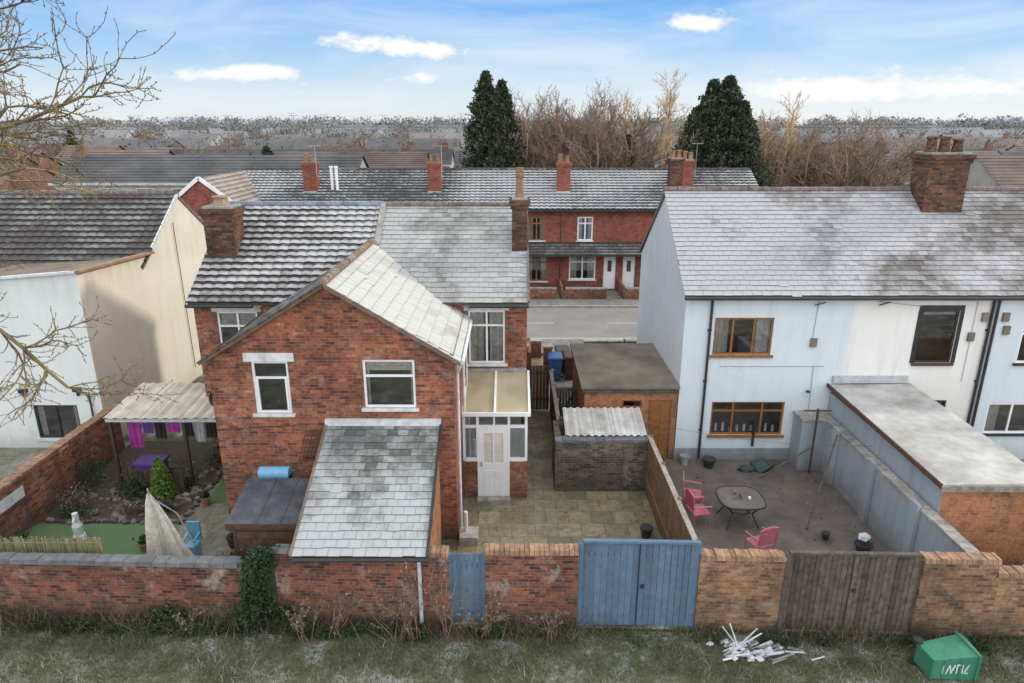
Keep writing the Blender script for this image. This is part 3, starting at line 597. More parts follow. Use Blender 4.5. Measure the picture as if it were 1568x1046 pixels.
def gate(name,x0,x1,z0,z1,mat,nb,leafs=1,off=.05,jag=0):
    mb=MB(); w=(x1-x0)/nb
    for i in range(nb):
        a=x0+i*w;y=yl(a)+off+random.uniform(-.006,.006); mb.box(a+.006,a+w-.006,y,y+.025,z0+random.uniform(-.01,.02),z1+random.uniform(-jag,jag),0)
    ym=yl((x0+x1)/2)+off
    for zz in (z0+.25,z1-.3): mb.beam((x0,yl(x0)+off+.05,zz),(x1,yl(x1)+off+.05,zz),.04,.1,0)
    if leafs==2:
        mb.beam((x0,yl(x0)+off-.0,z1+.03),(x1,yl(x1)+off-.0,z1+.03),.1,.05,0); xm=(x0+x1)/2; mb.box(xm-.012,xm+.012,yl(xm)+off-.012,yl(xm)+off+.0,z0,z1,1)
        mb.box(xm+.05,xm+.12,yl(xm)+off-.03,yl(xm)+off-.01,1.0,1.08,1)
    for xx in (x0-.03,x1+.03): mb.box(xx-.04,xx+.04,ym-.03+(0.03*(ym-yl(xx)-off)),ym+.07,0,z1,2)
    return mb.build(name,[mat,m_black,mat])
gate('blue_double_gate',1.42,3.70,.06,2.05,m_blue,18,2)
gate('blue_garden_gate',-1.24,-.6,.05,1.72,m_blue,6)
gate('wooden_double_gate',5.52,8.08,.04,1.86,m_wood,24,2,jag=.03)
gate('green_garden_gate',-5.55,-4.92,.1,1.45,m_woodgreen,7)
# ------------------------------------------------------------------ YARD WALLS/FENCES
mb=MB(); mb.box(9.3,9.5,11.75,18.9,0,1.6,0)
y=11.8
while y<18.9: mb.box(9.26,9.54,y,y+.44,1.602,1.68+random.uniform(-.01,.01),1); y+=.45
for yy in (13.6,15.6,17.6): mb.box(9.2,9.29,yy,yy+.3,0,1.75,0)
mb.build('rendered_garden_wall',[m_rgrey,m_conc])
mb=MB(); mb.box(8.6,9.3,18.5,19.15,0,1.6,0); mb.box(8.56,9.34,18.46,19.17,1.602,1.68,1); mb.build('rendered_wall_pier',[m_rgrey,m_conc])
mb=MB()
for i in range(36):
    y=12.05+i*.145; mb.box(3.78,3.80,y,y+.135,.02,1.72+random.uniform(-.03,.03),0)
for zz in (.5,1.5): mb.box(3.81,3.86,12.05,17.2,zz,zz+.08,0)
for yy in (12.1,13.8,15.5,17.1): mb.box(3.81,3.9,yy,yy+.09,0,1.82,0)
for zz in (.45,1.1): mb.box(3.745,3.778,12.05,17.2,zz,zz+.09,0)
mb.box(3.74,3.86,12.0,17.2,1.76,1.79,1); mb.build('wooden_fence',[m_woodbrown,m_woodpale])
mb=MB(); mb.box(-12.75,-12.52,12.2,20.0,0,1.42,0); y=12.2
while y<20: mb.box(-12.78,-12.49,y,y+.1,1.422,1.5+random.uniform(-.01,.01),1); y+=.105
for yy in (14,17): mb.box(-12.52,-12.4,yy,yy+.35,0,1.42,0)
mb.box(-12.515,-12.50,14.6,15.5,.9,1.2,2); mb.build('garden_brick_wall',[m_brick,m_copbuff,m_whitestone])
mb=MB()
for i in range(7): mb.box(.5+i*.12,.61+i*.12,23.0,23.03,.05,1.75,0)
mb.box(.45,1.35,23.031,23.07,.4,.5,0); mb.box(.45,1.35,23.031,23.07,1.4,1.5,0); mb.build('wooden_side_gate',[m_woodred])
mb=MB()
for i in range(30): mb.box(1.38,1.40,18.75+i*.145,18.88+i*.145,.02,1.5,0)
mb.box(1.34,1.46,18.75,23.1,1.5,1.54,1)
for yy in (18.8,20.2,21.6,23): mb.box(1.41,1.5,yy,yy+.09,0,1.6,1)
mb.build('wooden_fence',[m_wood,m_woodpale])
mb=MB()
for i in range(7): mb.box(1.5+i*.1,1.58+i*.1,21.5,21.53,.05,1.5,0)
for zz in (.3,.8,1.4): mb.box(1.45,2.2,21.46,21.499,zz,zz+.07,0)
mb.beam((1.5,21.45,.35),(2.15,21.45,1.4),.02,.07,0); mb.build('wooden_gate',[m_wood])
mb=MB()
for a,b in ((-9,-.9),(-.1,1.3),(3.2,5),(5,12)):
    mb.box(a,b,28.9,29.12,0,.75,0); mb.box(a-.03,b+.03,28.87,29.15,.752,.82,1)
for xx in (.3,1.3,3.2): mb.box(xx,xx+.34,26.5,26.84,0,1.25,0); mb.box(xx-.04,xx+.38,26.46,26.88,1.252,1.33,1)
mb.box(.62,.8,26.84,28.9,0,.95,0); mb.build('front_garden_wall',[m_brick,m_conc])
def wheelie(name,loc,mat,rot=(0,0,0),sc=1):
    mb=MB()
    a,b=.22,.28; mb.hexa([(-a,-a,.08),(a,-a,.08),(a,a+.03,.08),(-a,a+.03,.08),(-b,-b,.95),(b,-b,.95),(b,b+.05,.95),(-b,b+.05,.95)],0)
    mb.box(-b-.03,b+.03,-b-.03,b+.08,.95,.99,0); mb.hexa([(-b-.03,-b-.04,.992),(b+.03,-b-.04,.992),(b+.03,b+.08,.992),(-b-.03,b+.08,.992),(-b+.02,-b,1.04),(b-.02,-b,1.04),(b-.02,b+.04,1.1),(-b+.02,b+.04,1.1)],0)
    mb.tube((-b,b+.12,1.0),(b,b+.12,1.0),.02,m=0)
    for s in (-1,1): mb.tube((s*.23,.28,.1),(s*.29,.28,.1),.1,n=14,m=1); mb.beam((s*.2,b+.05,1.0),(s*.2,b+.13,1.0),.03,.03,0)
    for zz in (.3,.62): mb.box(-.2-.05*zz,.2+.05*zz,-.235-.06*zz,-.22,zz,zz+.02,0)
    for k,pts in enumerate([[(.1,.3),(-.1,.3)],[(.1,.36),(-.1,.42),(.1,.46),(-.1,.52)],[(.1,.57),(-.1,.57),(-.1,.64)],[(.1,.68),(-.1,.68)],[(.1,.8),(.1,.72),(-.1,.8)]] if sc<1 else []):
        for q0,q1 in zip(pts,pts[1:]): mb.beam((q0[0],-.228-.069*(q0[1]-.08),q0[1]),(q1[0],-.228-.069*(q1[1]-.08),q1[1]),.022,.012,2,up=(0,1,0))
    ob=mb.build(name,[mat,m_black,m_snow]); ob.location=loc; ob.rotation_euler=rot; ob.scale=(sc,)*3; return ob
wheelie('wheelie_bin',(1.75,26.2,0),m_blueb); wheelie('wheelie_bin',(2.4,26.3,0),m_woodred); wheelie('wheelie_bin',(2.1,27.1,0),m_black)
wheelie('green_wheelie_bin',(7.75,10.5,.27),m_bin,(math.radians(-12),math.radians(90),math.radians(-6)),.97)
# ------------------------------------------------------------------ AWNING + WASHING
H=group('washing_line_canopy'); mb=MB(); n=60
for i in range(n):
    xa=-11.3+4.15*i/n; xb=-11.3+4.15*(i+1)/n; za=.02*math.sin(i*1.57);zb=.02*math.sin((i+1)*1.57)
    mb.face([(xa,17.3,2.25+za),(xb,17.3,2.25+zb),(xb,19.5,2.45+zb),(xa,19.5,2.45+za)],0)
for xx in (-11.25,-9.2,-7.3): mb.box(xx,xx+.08,17.4,17.48,0,2.2,1)
mb.box(-11.3,-7.1,17.38,17.44,2.1,2.2,2); mb.box(-11.3,-11.24,17.4,19.5,2.1,2.25,1)
mb.tube((-11.2,18.0,2.0),(-7.3,18.0,2.0),.01,m=1); mb.build('canopy',[m_corr,m_wooddark,m_lead],H)
mb=MB(); cols=[M('cloth_a',(.42,.05,.32)),M('cloth_b',(.14,.07,.3)),M('cloth_c',(.03,.03,.035)),M('cloth_d',(.5,.5,.52)),M('cloth_e',(.25,.07,.08)),M('cloth_f',(.1,.12,.2))]
x=-11.1; kk=0
while x<-7.5:
    wd_=random.uniform(.2,.42); h=random.uniform(.5,1.1); k=[0,1,2,0,2,3,2,4,2,3,5,2,2,4][kk%14]; kk+=1
    for i in range(5):
        a=x+wd_*i/5;b_=x+wd_*(i+1)/5; mb.face([(a,18+.04*(i%2),2.0-h),(b_,18+.04*((i+1)%2),2.0-h+.02),(b_,18,2.0),(a,18,2.0)],k)
    x+=wd_+.06
mb.build('laundry',cols,H)
mb=MB(); mb.box(-10.9,-10.2,17.7,18.2,.1,.6,0); mb.box(-10.95,-10.15,17.65,18.25,.6,.66,0); mb.build('plastic_storage_box',[cols[1],cols[0]])
mb=MB()
for i in range(12): mb.box(-10.9+i*.14,-10.78+i*.14,17.1,17.13,.02,.75,0)
mb.box(-11.0,-9.2,17.13,17.17,.55,.62,0); mb.build('low_picket_fence',[m_wooddark])
# ------------------------------------------------------------------ GARDEN SHED
H=group('garden_shed'); mb=MB(); sx0,sx1,sy0,sy1=-5.95,-4.42,12.65,13.85
for i in range(11): mb.box(sx0+.02,sx1-.02,sy0-.012-.012*(i%2),sy0+.01,i*.17+.02,i*.17+.185,0)
mb.box(sx0+.03,sx1-.03,sy0+.011,sy1-.02,0,1.9,0)
for i in range(11): mb.box(sx0,sx0+.02,sy0+.02,sy1-.02,i*.17+.02,i*.17+.18,0)
for xx in (sx0,sx1-.06): mb.box(xx,xx+.06,sy0-.04,sy0-.026,0,1.92,0)
mb.hexa([(sx0-.1,sy0-.12,1.92),(sx1+.06,sy0-.12,1.92),(sx1+.06,sy1+.1,2.22),(sx0-.1,sy1+.1,2.22),(sx0-.1,sy0-.12,1.96),(sx1+.06,sy0-.12,1.96),(sx1+.06,sy1+.1,2.26),(sx0-.1,sy1+.1,2.26)],1)
for xx in (-5.4,-4.9): mb.hexa([(xx,sy0-.12,1.962),(xx+.02,sy0-.12,1.962),(xx+.02,sy1+.1,2.262),(xx,sy1+.1,2.262),(xx,sy0-.12,1.975),(xx+.02,sy0-.12,1.975),(xx+.02,sy1+.1,2.275),(xx,sy1+.1,2.275)],1)
mb.box(sx0-.1,sx1+.06,sy0-.14,sy0-.121,1.84,1.97,0)
mb.build('shed_body',[m_woodred,m_feltblack],H)
mb=MB(); mb.tube((-5.9,14.3,2.2),(-5.2,14.3,2.2),.16,.16,14); mb.box(-5.9,-5.2,14.1,14.55,0,2.15,0); mb.build('blue_plastic_tank',[m_lblue])
H=group('closed_parasol'); mb=MB(); ax=V((-7.95,13.2,2.3)); n=18
lv=[(2.3,.03),(2.1,.10),(1.6,.22),(1.0,.33),(.4,.46)]
pr_r=[random.random() for _ in range(n)]
for (z0,r0),(z1,r1) in zip(lv,lv[1:]):
    for i in range(n):
        def q(k,z,r):
            k=k%n; t=2*math.pi*k/n; rr=r*(1.2 if k%2 else .6); return (ax.x+.25*(2.3-z)/2+rr*math.cos(t),ax.y+rr*math.sin(t)*.8,z+(.12*(k%2) if z<.5 else 0))
        mb.face([q(i,z0,r0),q(i+1,z0,r0),q(i+1,z1,r1),q(i,z1,r1)],0,pr_r[i])
mb.tube((ax.x,ax.y,2.42),(ax.x+.3,ax.y,.05),.02,m=1); mb.tube((ax.x+.28,ax.y,.02),(ax.x+.28,ax.y,.1),.25,m=2)
mb.tube((ax.x+.05,ax.y,2.2),(ax.x+.5,ax.y+.1,1.75),.015,m=1); mb.tube((ax.x+.5,ax.y+.1,1.75),(ax.x+.8,ax.y+.1,.9),.015,m=1)
mb.build('parasol_canopy',[m_fab,m_grey,m_conc],H)
mb=MB(); mb.box(-7.75,-7.5,13.9,14.2,0,.45,0); mb.box(-7.78,-7.47,14.2,14.25,.45,.95,0)
for xx in (-7.76,-7.5): mb.beam((xx,13.9,.62),(xx,14.22,.66),.04,.03); mb.box(xx-.015,xx+.015,13.9,13.94,.45,.62)
mb.build('blue_plastic_chair',[m_lblue])
mb=MB(); x=-12.4
while x<-8.75: mb.tube((x,12.55,0),(x+random.uniform(-.01,.01),12.55,1.62+random.uniform(-.05,.05)),.012,n=5); x+=.028
for zz in (.5,1.1,1.5): mb.box(-12.4,-8.75,12.52,12.535,zz,zz+.02,0)
mb.build('bamboo_screen',[M('bamboo',(.30,.27,.14),(.19,.18,.09),scale=8,rnd=.7)])
def rock(mb,c,s,m=0):
    i=len(mb.v); ic=[(0,0,1),(.9,0,.3),(.28,.85,.3),(-.72,.53,.3),(-.72,-.53,.3),(.28,-.85,.3),(.7,.5,-.4),(-.3,.85,-.4),(-.9,0,-.4),(-.3,-.85,-.4),(.7,-.5,-.4),(0,0,-.8)]
    fs=[(0,1,2),(0,2,3),(0,3,4),(0,4,5),(0,5,1),(1,6,2),(2,7,3),(3,8,4),(4,9,5),(5,10,1),(2,6,7),(3,7,8),(4,8,9),(5,9,10),(1,10,6),(6,11,7),(7,11,8),(8,11,9),(9,11,10),(10,11,6)]
    k=[random.uniform(.7,1.25) for _ in ic]
    mb.v+=[(c[0]+a*s[0]*q,c[1]+b*s[1]*q,c[2]+d*s[2]*q) for (a,b,d),q in zip(ic,k)]; r=random.random()
    for f in fs: mb.f.append(tuple(i+j for j in f)); mb.m.append(m); mb.r.append(r)
mb=MB()
for i in range(420):
    x=random.gauss(-10.0,1.1); y=random.gauss(17.1,1.0)
    if not(-12.3<x<-8.8 and 15.7<y<19.5): continue
    s=random.choice([.03,.04,.06,.10]); rock(mb,(x,y,s*.3),(s*1.3,s,s*.9))
for i in range(34): rock(mb,(-8.7+random.uniform(-.06,.06),15.6+i*.12,.06),(.10,.07,.09))
for i in range(30): rock(mb,(-12.2+i*.12,15.65+random.uniform(-.06,.06),.06),(.08,.08,.08))
mb.build('garden_rubble',[m_stone])
mb=MB(); 
for z0,z1,r0,r1 in ((0,.15,.16,.14),(.15,.4,.11,.13),(.4,.55,.13,.06),(.55,.75,.08,.07)): mb.tube((-10.9,14.9,z0),(-10.9,14.9,z1),r0,r1,10)
mb.tube((-10.9,14.85,.65),(-10.85,14.7,.6),.04,.02); mb.build('garden_statue',[m_whitestone])
def pot(name,x,y,r,h,mat,plant=None):
    mb=MB(); mb.tube((x,y,.012),(x,y,h*.85),r*.7,r*.95,12,0); mb.tube((x,y,h*.85),(x,y,h),r*1.08,r*1.05,12,0); ob=mb.build(name,[mat])
    if plant:
        P,t=clump((x,y,h+plant*.4),(r*1.1,r*1.1,plant*.6),160,6); np_mesh('foliage',leaf_tris(P,.06),3,m_ivy,t,ob)
for a in ((-6.5,13.6,.14,.25,m_black,.3),(-6.3,12.9,.12,.2,m_whitestone,.2),(-8.4,16.5,.13,.25,m_pot,.3),(-7.2,16.2,.16,.3,m_black,0),(-9.0,14.4,.12,.22,m_pot,.3),(-11.8,14.2,.15,.3,m_pot,.35),(-6.9,14.6,.15,.3,m_wooddark,.3),(-7.0,17.8,.2,.35,m_wooddark,.3),(3.4,15.0,.16,.3,m_black,0),(3.45,14.3,.18,.35,m_wooddark,0),
          (5.3,18.9,.15,.3,m_grey,0),(6.0,18.7,.2,.3,m_black,0),(4.4,18.6,.2,.35,m_wooddark,0),(8.6,14.4,.2,.22,m_black,0),(7.9,14.9,.1,.2,m_black,0),(4.2,17.5,.2,.4,m_grey,0)): pot('plant_pot',*a)
mb=MB(); rock(mb,(8.65,14.45,.38),(.17,.14,.14)); mb.build('plastic_sack',[m_snow])
mb=MB(); rock(mb,(7.55,18.55,.12),(.42,.3,.25)); rock(mb,(7.1,18.5,.08),(.3,.2,.14)); mb.build('green_tarpaulin_heap',[M('tarp_green',(.05,.08,.075),(.03,.045,.045))])
mb=MB(); mb.box(-.7,-.15,13.9,14.3,.012,.03,0)
for i in range(6): mb.box(-.68+i*.09,-.64+i*.09,13.92,14.28,.03,.038,0)
mb.build('drain_cover',[M('rust',(.18,.10,.06))])
mb=MB(); mb.box(-1.3,-.85,14.6,15.1,.012,.25,0); mb.tube((-1.15,14.9,.25),(-1.15,14.9,.8),.05,m=1); mb.build('concrete_gully',[m_conc,m_whitestone])
mb=MB(); pr=None
for i in range(25):
    f=i/24; q=V((3.8+5.6*f,17.6-1.5*f,2.0-.8*f*(1-f)))
    if pr is not None: mb.tube(pr,q,.005,n=4)
    pr=q
mb.build('clothes_line',[m_woodgreen])
mb=MB(); mb.tube((7.6,15.3,.03),(9.05,17.3,1.75),.025); mb.tube((7.3,18.0,.03),(8.9,18.3,.9),.02); mb.build('clothes_prop',[m_wood])
mb=MB(); mb.tube((8.9,18.3,0),(8.9,18.3,2.1),.035); mb.beam((8.5,18.3,2.05),(9.3,18.3,2.05),.04,.04); mb.build('clothes_post',[m_woodred])
n=900; x=rng.uniform(3.95,9.2,n); y=rng.uniform(11.9,19.1,n); k=(rng.random(n)<.25)|(x<4.4)|(x>8.7)|(y<12.6); P=np.stack([x,y,np.full(n,.03)],1)[k]
x=rng.uniform(-1.2,3.7,500); y=rng.uniform(11.9,16.9,500); k=(rng.random(500)<.15)|(x<-.9)|(x>3.3)|(y<12.5); P=np.concatenate([P,np.stack([x,y,np.full(500,.03)],1)[k]])
np_mesh('fallen_leaves',leaf_tris(P,.05),3,m_weed,rng.random(len(P)))
def table(x,y):
    mb=MB(); n=20;R=.58
    top=[(x+R*math.copysign(abs(math.cos(t))**.6,math.cos(t)),y+R*math.copysign(abs(math.sin(t))**.6,math.sin(t))) for t in [2*math.pi*i/n for i in range(n)]]
    mb.face([(a,b,.73) for a,b in top],0); mb.face([(a,b,.715) for a,b in reversed(top)],0)
    for i in range(n): a=top[i];b=top[(i+1)%n]; mb.beam((*a,.72),(*b,.72),.04,.035,1)
    for sx in (-1,1):
        for sy in (-1,1): mb.tube((x+sx*.42,y+sy*.42,.71),(x+sx*.25,y+sy*.25,.4),.018,m=1); mb.tube((x+sx*.25,y+sy*.25,.4),(x+sx*.42,y+sy*.42,.02),.018,m=1)
    for i in range(8): t=i*math.pi/4; mb.tube((x+.3*math.cos(t),y+.3*math.sin(t),.4),(x+.3*math.cos(t+.785),y+.3*math.sin(t+.785),.4),.012,m=1)
    mb.tube((x,y,.735),(x+.02,y,.74),.09,.11,12,2); mb.tube((x+.2,y-.1,.735),(x+.2,y-.1,.8),.04,m=3); mb.tube((x-.1,y+.15,.735),(x-.1,y+.15,.82),.03,m=2)
    mb.build('patio_table',[M('table_top',(.09,.075,.065),(.125,.105,.09),rough=.6,scale=5),m_black,m_orange,m_whitestone])
table(5.95,15.7)
def chair(x,y,rot):
    mb=MB()
    for s in (-1,1):
        mb.tube((s*.24,-.22,.02),(s*.24,-.22,.62),.016); mb.tube((s*.24,.22,.02),(s*.25,.27,.92),.016); mb.tube((s*.25,-.24,.62),(s*.25,.24,.64),.022); mb.tube((s*.24,-.22,.42),(s*.24,.22,.42),.014)
    for i in range(9): mb.box(-.23,.23,-.22+i*.05,-.18+i*.05,.425,.437)
    for i in range(9): z=.5+i*.045; yy=.235+.06*(z-.5); mb.box(-.235,.235,yy,yy+.012,z,z+.036)
    mb.tube((-.25,.27,.92),(.25,.27,.92),.018)
    for i in range(8): mb.tube((-.25+.5*i/8,.272,.92+.06*math.sin(math.pi*i/8)),(-.25+.5*(i+1)/8,.272,.92+.06*math.sin(math.pi*(i+1)/8)),.016)
    ob=mb.build('garden_chair',[m_pink]); ob.location=(x,y,.012); ob.rotation_euler=(0,0,rot)
chair(4.9,16.4,math.radians(75)); chair(4.85,15.6,math.radians(100)); chair(5.95,14.15,math.radians(200))
mb=MB()
for i in range(46):
    x=random.gauss(4.8,.4);y=random.uniform(10.75,11.3);t=random.uniform(-.9,.9); l=random.uniform(.04,.24)
    mb.beam((x-l*math.cos(t),y-l*math.sin(t)*.4,random.uniform(.02,.06)),(x+l*math.cos(t),y+l*math.sin(t)*.4,random.uniform(.03,.15)),random.uniform(.015,.07),.012,random.choice([0,0,1,1]))
for t in (2.2,1.9,.8,.5): mb.beam((4.5,11.1,.08),(4.5+.55*math.cos(t),11.2,.08+.5*math.sin(t)),.025,.015,0)
for i in range(30): rock(mb,(random.gauss(4.8,.4),random.uniform(10.8,11.3),.04),(.08,.06,.04),0)
mb.build('broken_white_debris',[m_snow,m_grey])
# ------------------------------------------------------------------ ROW ACROSS STREET
H=group('brick_terrace_row'); w=MB(); ry=41.9; o=V((0,ry,0)); ops=[];wn=MB()
P=8.0
for k in range(-3,2):
    b0=k*P
    for op,fm,kind in (((b0+4.0,b0+4.95,3.15,4.6),0,'w'),((b0+1.0,b0+2.0,3.15,4.6),5,'w'),((b0+3.55,b0+5.2,.7,2.25),0,'w'),((b0+.85,b0+2.2,.6,2.25),5,'w'),((b0+5.7,b0+6.45,.1,2.3),0,'d'),((b0+6.9,b0+7.65,.1,2.3),0,'d')):
        if op[0]<-16.2 or op[1]>15.2: continue
        ops.append(op)
        if kind=='w': window(wn,o,X,Y,op,vs=(.5,),hs=(.72,),fm=fm,curt=.3,ft=.08)
        else:
            wn.lbox(o,X,Y,op[0],op[1],.05,.09,op[2],op[3],0); wn.lbox(o,X,Y,op[0]+.25,op[1]-.25,.03,.05,1.2,1.9,3)
wall(w,o,X,Y,[(-16.3,5.2),(15.3,5.2)],0,ops,0); wall(w,(15.3,0,0),Y,-X,[(ry,5.2),(45.6,7.1),(49.4,5.2)],0,[],0)
for k in range(-3,3): w.box(k*P+2.95,k*P+3.0,ry-.03,ry-.002,0,5,1); 
ca=MB(); tiles(ca,(-16,ry-.85,2.42),X,(0,.85,.55),31.3,1.01,.3,.25,0,pan=True,stag=False); ca.box(-16,15.3,ry-.87,ry-.8,2.3,2.42,1)
w.box(-16.2,15.3,ry-.02,ry-.003,2.98,3.05,1)
w.build('brick_walls',[m_brick_far,m_black],H); wn.build('windows_and_doors',[m_white,m_glass,m_curt,m_room,m_whitestone,m_orange],H); ca.build('porch_canopy',[m_roof_left,m_black],H)
r_=MB(); dv=V((0,4,2.05)); tiles(r_,(-17.5,41.6,5.08),X,dv,33,dv.length,.33,.32,0,thick=.06,pan=True,stag=False)
slab(r_,[(-17.5,41.6,5.08),(15.4,41.6,5.08),(15.4,45.6,7.13),(-17.5,45.6,7.13)],.12,1); slab(r_,[(-17.5,49.6,5.08),(15.4,49.6,5.08),(15.4,45.6,7.13),(-17.5,45.6,7.13)],.12,1)
ridge(r_,(-17.5,45.6,7.15),(15.4,45.6,7.15),.13,1,.5); r_.box(-16,15.3,41.45,41.6,4.95,5.07,2)
r_.build('tiled_roof',[m_roof_row,m_roof_left,m_black],H)
for cx,r0 in ((-4.8,0),(3.2,0),(-12.5,0)): chimney(H,cx-.4,cx+.4,43.2,44.0,5.8,7.75,2,m_brick_far,m_pot,.45,.13,True,cap=m_verge,aerial=cx<0)
chimney(H,9.8,10.5,43.2,44.2,5.8,8.0,2,m_brick_chim,m_pot,.5,.14,True); chimney(H,10.52,11.2,43.2,44.2,5.8,7.9,2,m_brick_far,m_pot,.5,.14,True,aerial=True)
for xx in (-11.2,-10.9): 
    q=MB(); q.tube((xx,43.5,6.0),(xx,43.5,7.4),.09,m=0); q.tube((xx,43.5,7.4),(xx,43.5,7.5),.13,m=0); q.build('flue_pipe',[m_white],H)
w=MB(); gy=38.9
wall(w,(0,gy,0),X,Y,[(-20.6,4.6),(-17.4,7.1),(-14.2,4.6)],0,[(-18.6,-17.6,3.6,5)],0); wall(w,(-20.6,0,0),Y,X,[(gy,4.6),(46,4.6)],0,[],0)
wall(w,(-14.2,0,0),Y,-X,[(gy,4.6),(46,4.6)],0,[],0)
w.beam((-20.9,gy-.1,4.4),(-17.4,gy-.1,7.13),.06,.2,1); w.beam((-17.4,gy-.1,7.13),(-13.9,gy-.1,4.4),.06,.2,1)
tiles(w,(-13.9,gy-.1,4.4),Y,(-3.5,0,2.73),6.8,4.44,.33,.32,2,pan=True,stag=False,thick=.03)
tiles(w,(-20.9,gy+6.7,4.4),-Y,(3.5,0,2.73),6.8,4.44,.33,.32,2,pan=True,stag=False,thick=.03)
window(w,(0,gy,0),X,Y,(-18.6,-17.6,3.6,5),vs=(.5,),fm=1,sill=False)
H2=w.build('gable_wing',[m_brick_far,m_white,roof_mat('roof_wing',(.18,.13,.10),(.24,.185,.14),(.34,.31,.28),.4),m_room,m_whitestone],H)
mb=MB(); 
for k in range(-3,3):
    for a,b in ((k*P-1.2,k*P+2.6),(k*P+3.2,k*P+5.6)): mb.box(a,b,39.25,39.47,0,.7,0); mb.box(a-.03,b+.03,39.22,39.5,.702,.78,1)
    for a in (k*P+2.9,k*P+6.6): mb.box(a,a+.12,39.5,41.8,0,.8,0)
mb.build('low_front_wall',[m_brick,m_conc])
# ------------------------------------------------------------------ SUBURB
haze=(.34,.36,.38)  # distance haze, painted into the base colours of far buildings and trees
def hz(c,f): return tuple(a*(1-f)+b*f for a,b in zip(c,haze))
def suburb(name,rows,hf):
    mb=MB(); R_=.4*(1-hf)
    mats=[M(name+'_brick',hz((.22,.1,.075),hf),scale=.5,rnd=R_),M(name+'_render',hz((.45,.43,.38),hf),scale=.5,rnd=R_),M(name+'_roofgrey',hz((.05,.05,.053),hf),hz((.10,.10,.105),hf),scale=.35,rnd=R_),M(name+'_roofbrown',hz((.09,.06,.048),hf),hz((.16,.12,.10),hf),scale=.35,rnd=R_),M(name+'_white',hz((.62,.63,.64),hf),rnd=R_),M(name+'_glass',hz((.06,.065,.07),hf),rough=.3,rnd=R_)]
    for (y,x0,x1,he,hr,dens) in rows:
        x=x0
        while x<x1:
            wdt=random.choice([7,9,12,18,26]); 
            if random.random()>dens: x+=wdt*.5; continue
            d=random.uniform(6.5,8.5); e=he*random.uniform(.95,1.05); r=hr*random.uniform(.95,1.05); yy=y+random.uniform(-3,3)*(y/90); wm=random.choice([0,0,1]); rm=random.choice([2,2,3]); xa,xb=x,x+wdt
            if random.random()<.8 or wdt>9:
                mb.box(xa,xb,yy,yy+d,0,e,wm); mb.face([(xa-.2,yy-.3,e-.1),(xb+.2,yy-.3,e-.1),(xb+.2,yy+d/2,r),(xa-.2,yy+d/2,r)],rm); mb.face([(xa-.2,yy+d+.3,e-.1),(xb+.2,yy+d+.3,e-.1),(xb+.2,yy+d/2,r),(xa-.2,yy+d/2,r)],rm)
                for xx in (xa,xb): mb.face([(xx,yy,e),(xx,yy+d,e),(xx,yy+d/2,r-.05)],wm)
                if y<150: mb.box(xa-.2,xb+.2,yy-.36,yy-.31,e-.25,e-.05,4)
                if y<100:
                    for i in range(9): f=(i+1)/10; mb.beam((xa-.2,yy-.3+(d/2+.3)*f,e-.1+(r-e+.1)*f+.02),(xb+.2,yy-.3+(d/2+.3)*f,e-.1+(r-e+.1)*f+.02),.06,.03,rm,random.random()*.4)
            else:
                mb.box(xa,xb,yy,yy+d,0,e,wm); mx=(xa+xb)/2; mb.face([(xa,yy,e),(xb,yy,e),(mx,yy,r)],wm)
                mb.face([(xa-.3,yy-.3,e-.2),(xa-.3,yy+d,e-.2),(mx,yy+d,r+.03),(mx,yy-.3,r+.03)],rm); mb.face([(xb+.3,yy-.3,e-.2),(xb+.3,yy+d,e-.2),(mx,yy+d,r+.03),(mx,yy-.3,r+.03)],rm)
                if y<200:
                    for s,t in ((xa-.3,mx),(xb+.3,mx)): mb.beam((s,yy-.33,e-.25),(t,yy-.33,r),.06,.2,4)
            k=xa+1
            while k<xb-1.8 and y<200:
                if e>4: mb.box(k-.1,k+1.5,yy-.06,yy-.02,e-1.9,e-.5,4); mb.box(k,k+1.4,yy-.09,yy-.065,e-1.8,e-.6,5)
                if y<120: mb.box(k-.1,k+1.9,yy-.06,yy-.02,.9,2.3,4); mb.box(k,k+1.8,yy-.09,yy-.065,1.0,2.2,5)
                k+=3.1
            if random.random()<.35 and y<200: cx=random.choice([xa+.8,xb-.8]); mb.box(cx-.35,cx+.35,yy+d/2-.3,yy+d/2+.3,e,r+.8,0); mb.tube((cx,yy+d/2,r+.8),(cx,yy+d/2,r+1.2),.13,m=3)
            x=xb+random.uniform(.5,5)
    return mb.build(name,mats,uv=False)
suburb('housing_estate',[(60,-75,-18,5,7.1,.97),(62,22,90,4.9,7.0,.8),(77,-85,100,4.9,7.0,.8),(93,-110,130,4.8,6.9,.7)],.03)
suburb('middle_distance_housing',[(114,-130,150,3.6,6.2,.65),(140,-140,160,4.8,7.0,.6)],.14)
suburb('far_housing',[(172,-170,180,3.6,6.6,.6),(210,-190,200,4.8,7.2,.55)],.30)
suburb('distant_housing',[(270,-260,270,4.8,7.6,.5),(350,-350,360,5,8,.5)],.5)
mb=MB()
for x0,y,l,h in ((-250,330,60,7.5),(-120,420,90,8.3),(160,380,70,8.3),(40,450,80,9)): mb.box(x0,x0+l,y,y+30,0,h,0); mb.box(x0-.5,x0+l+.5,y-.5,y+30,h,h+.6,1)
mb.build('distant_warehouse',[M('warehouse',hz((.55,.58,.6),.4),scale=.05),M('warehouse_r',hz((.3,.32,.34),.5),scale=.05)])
mast=M('mast',(.36,.37,.38))
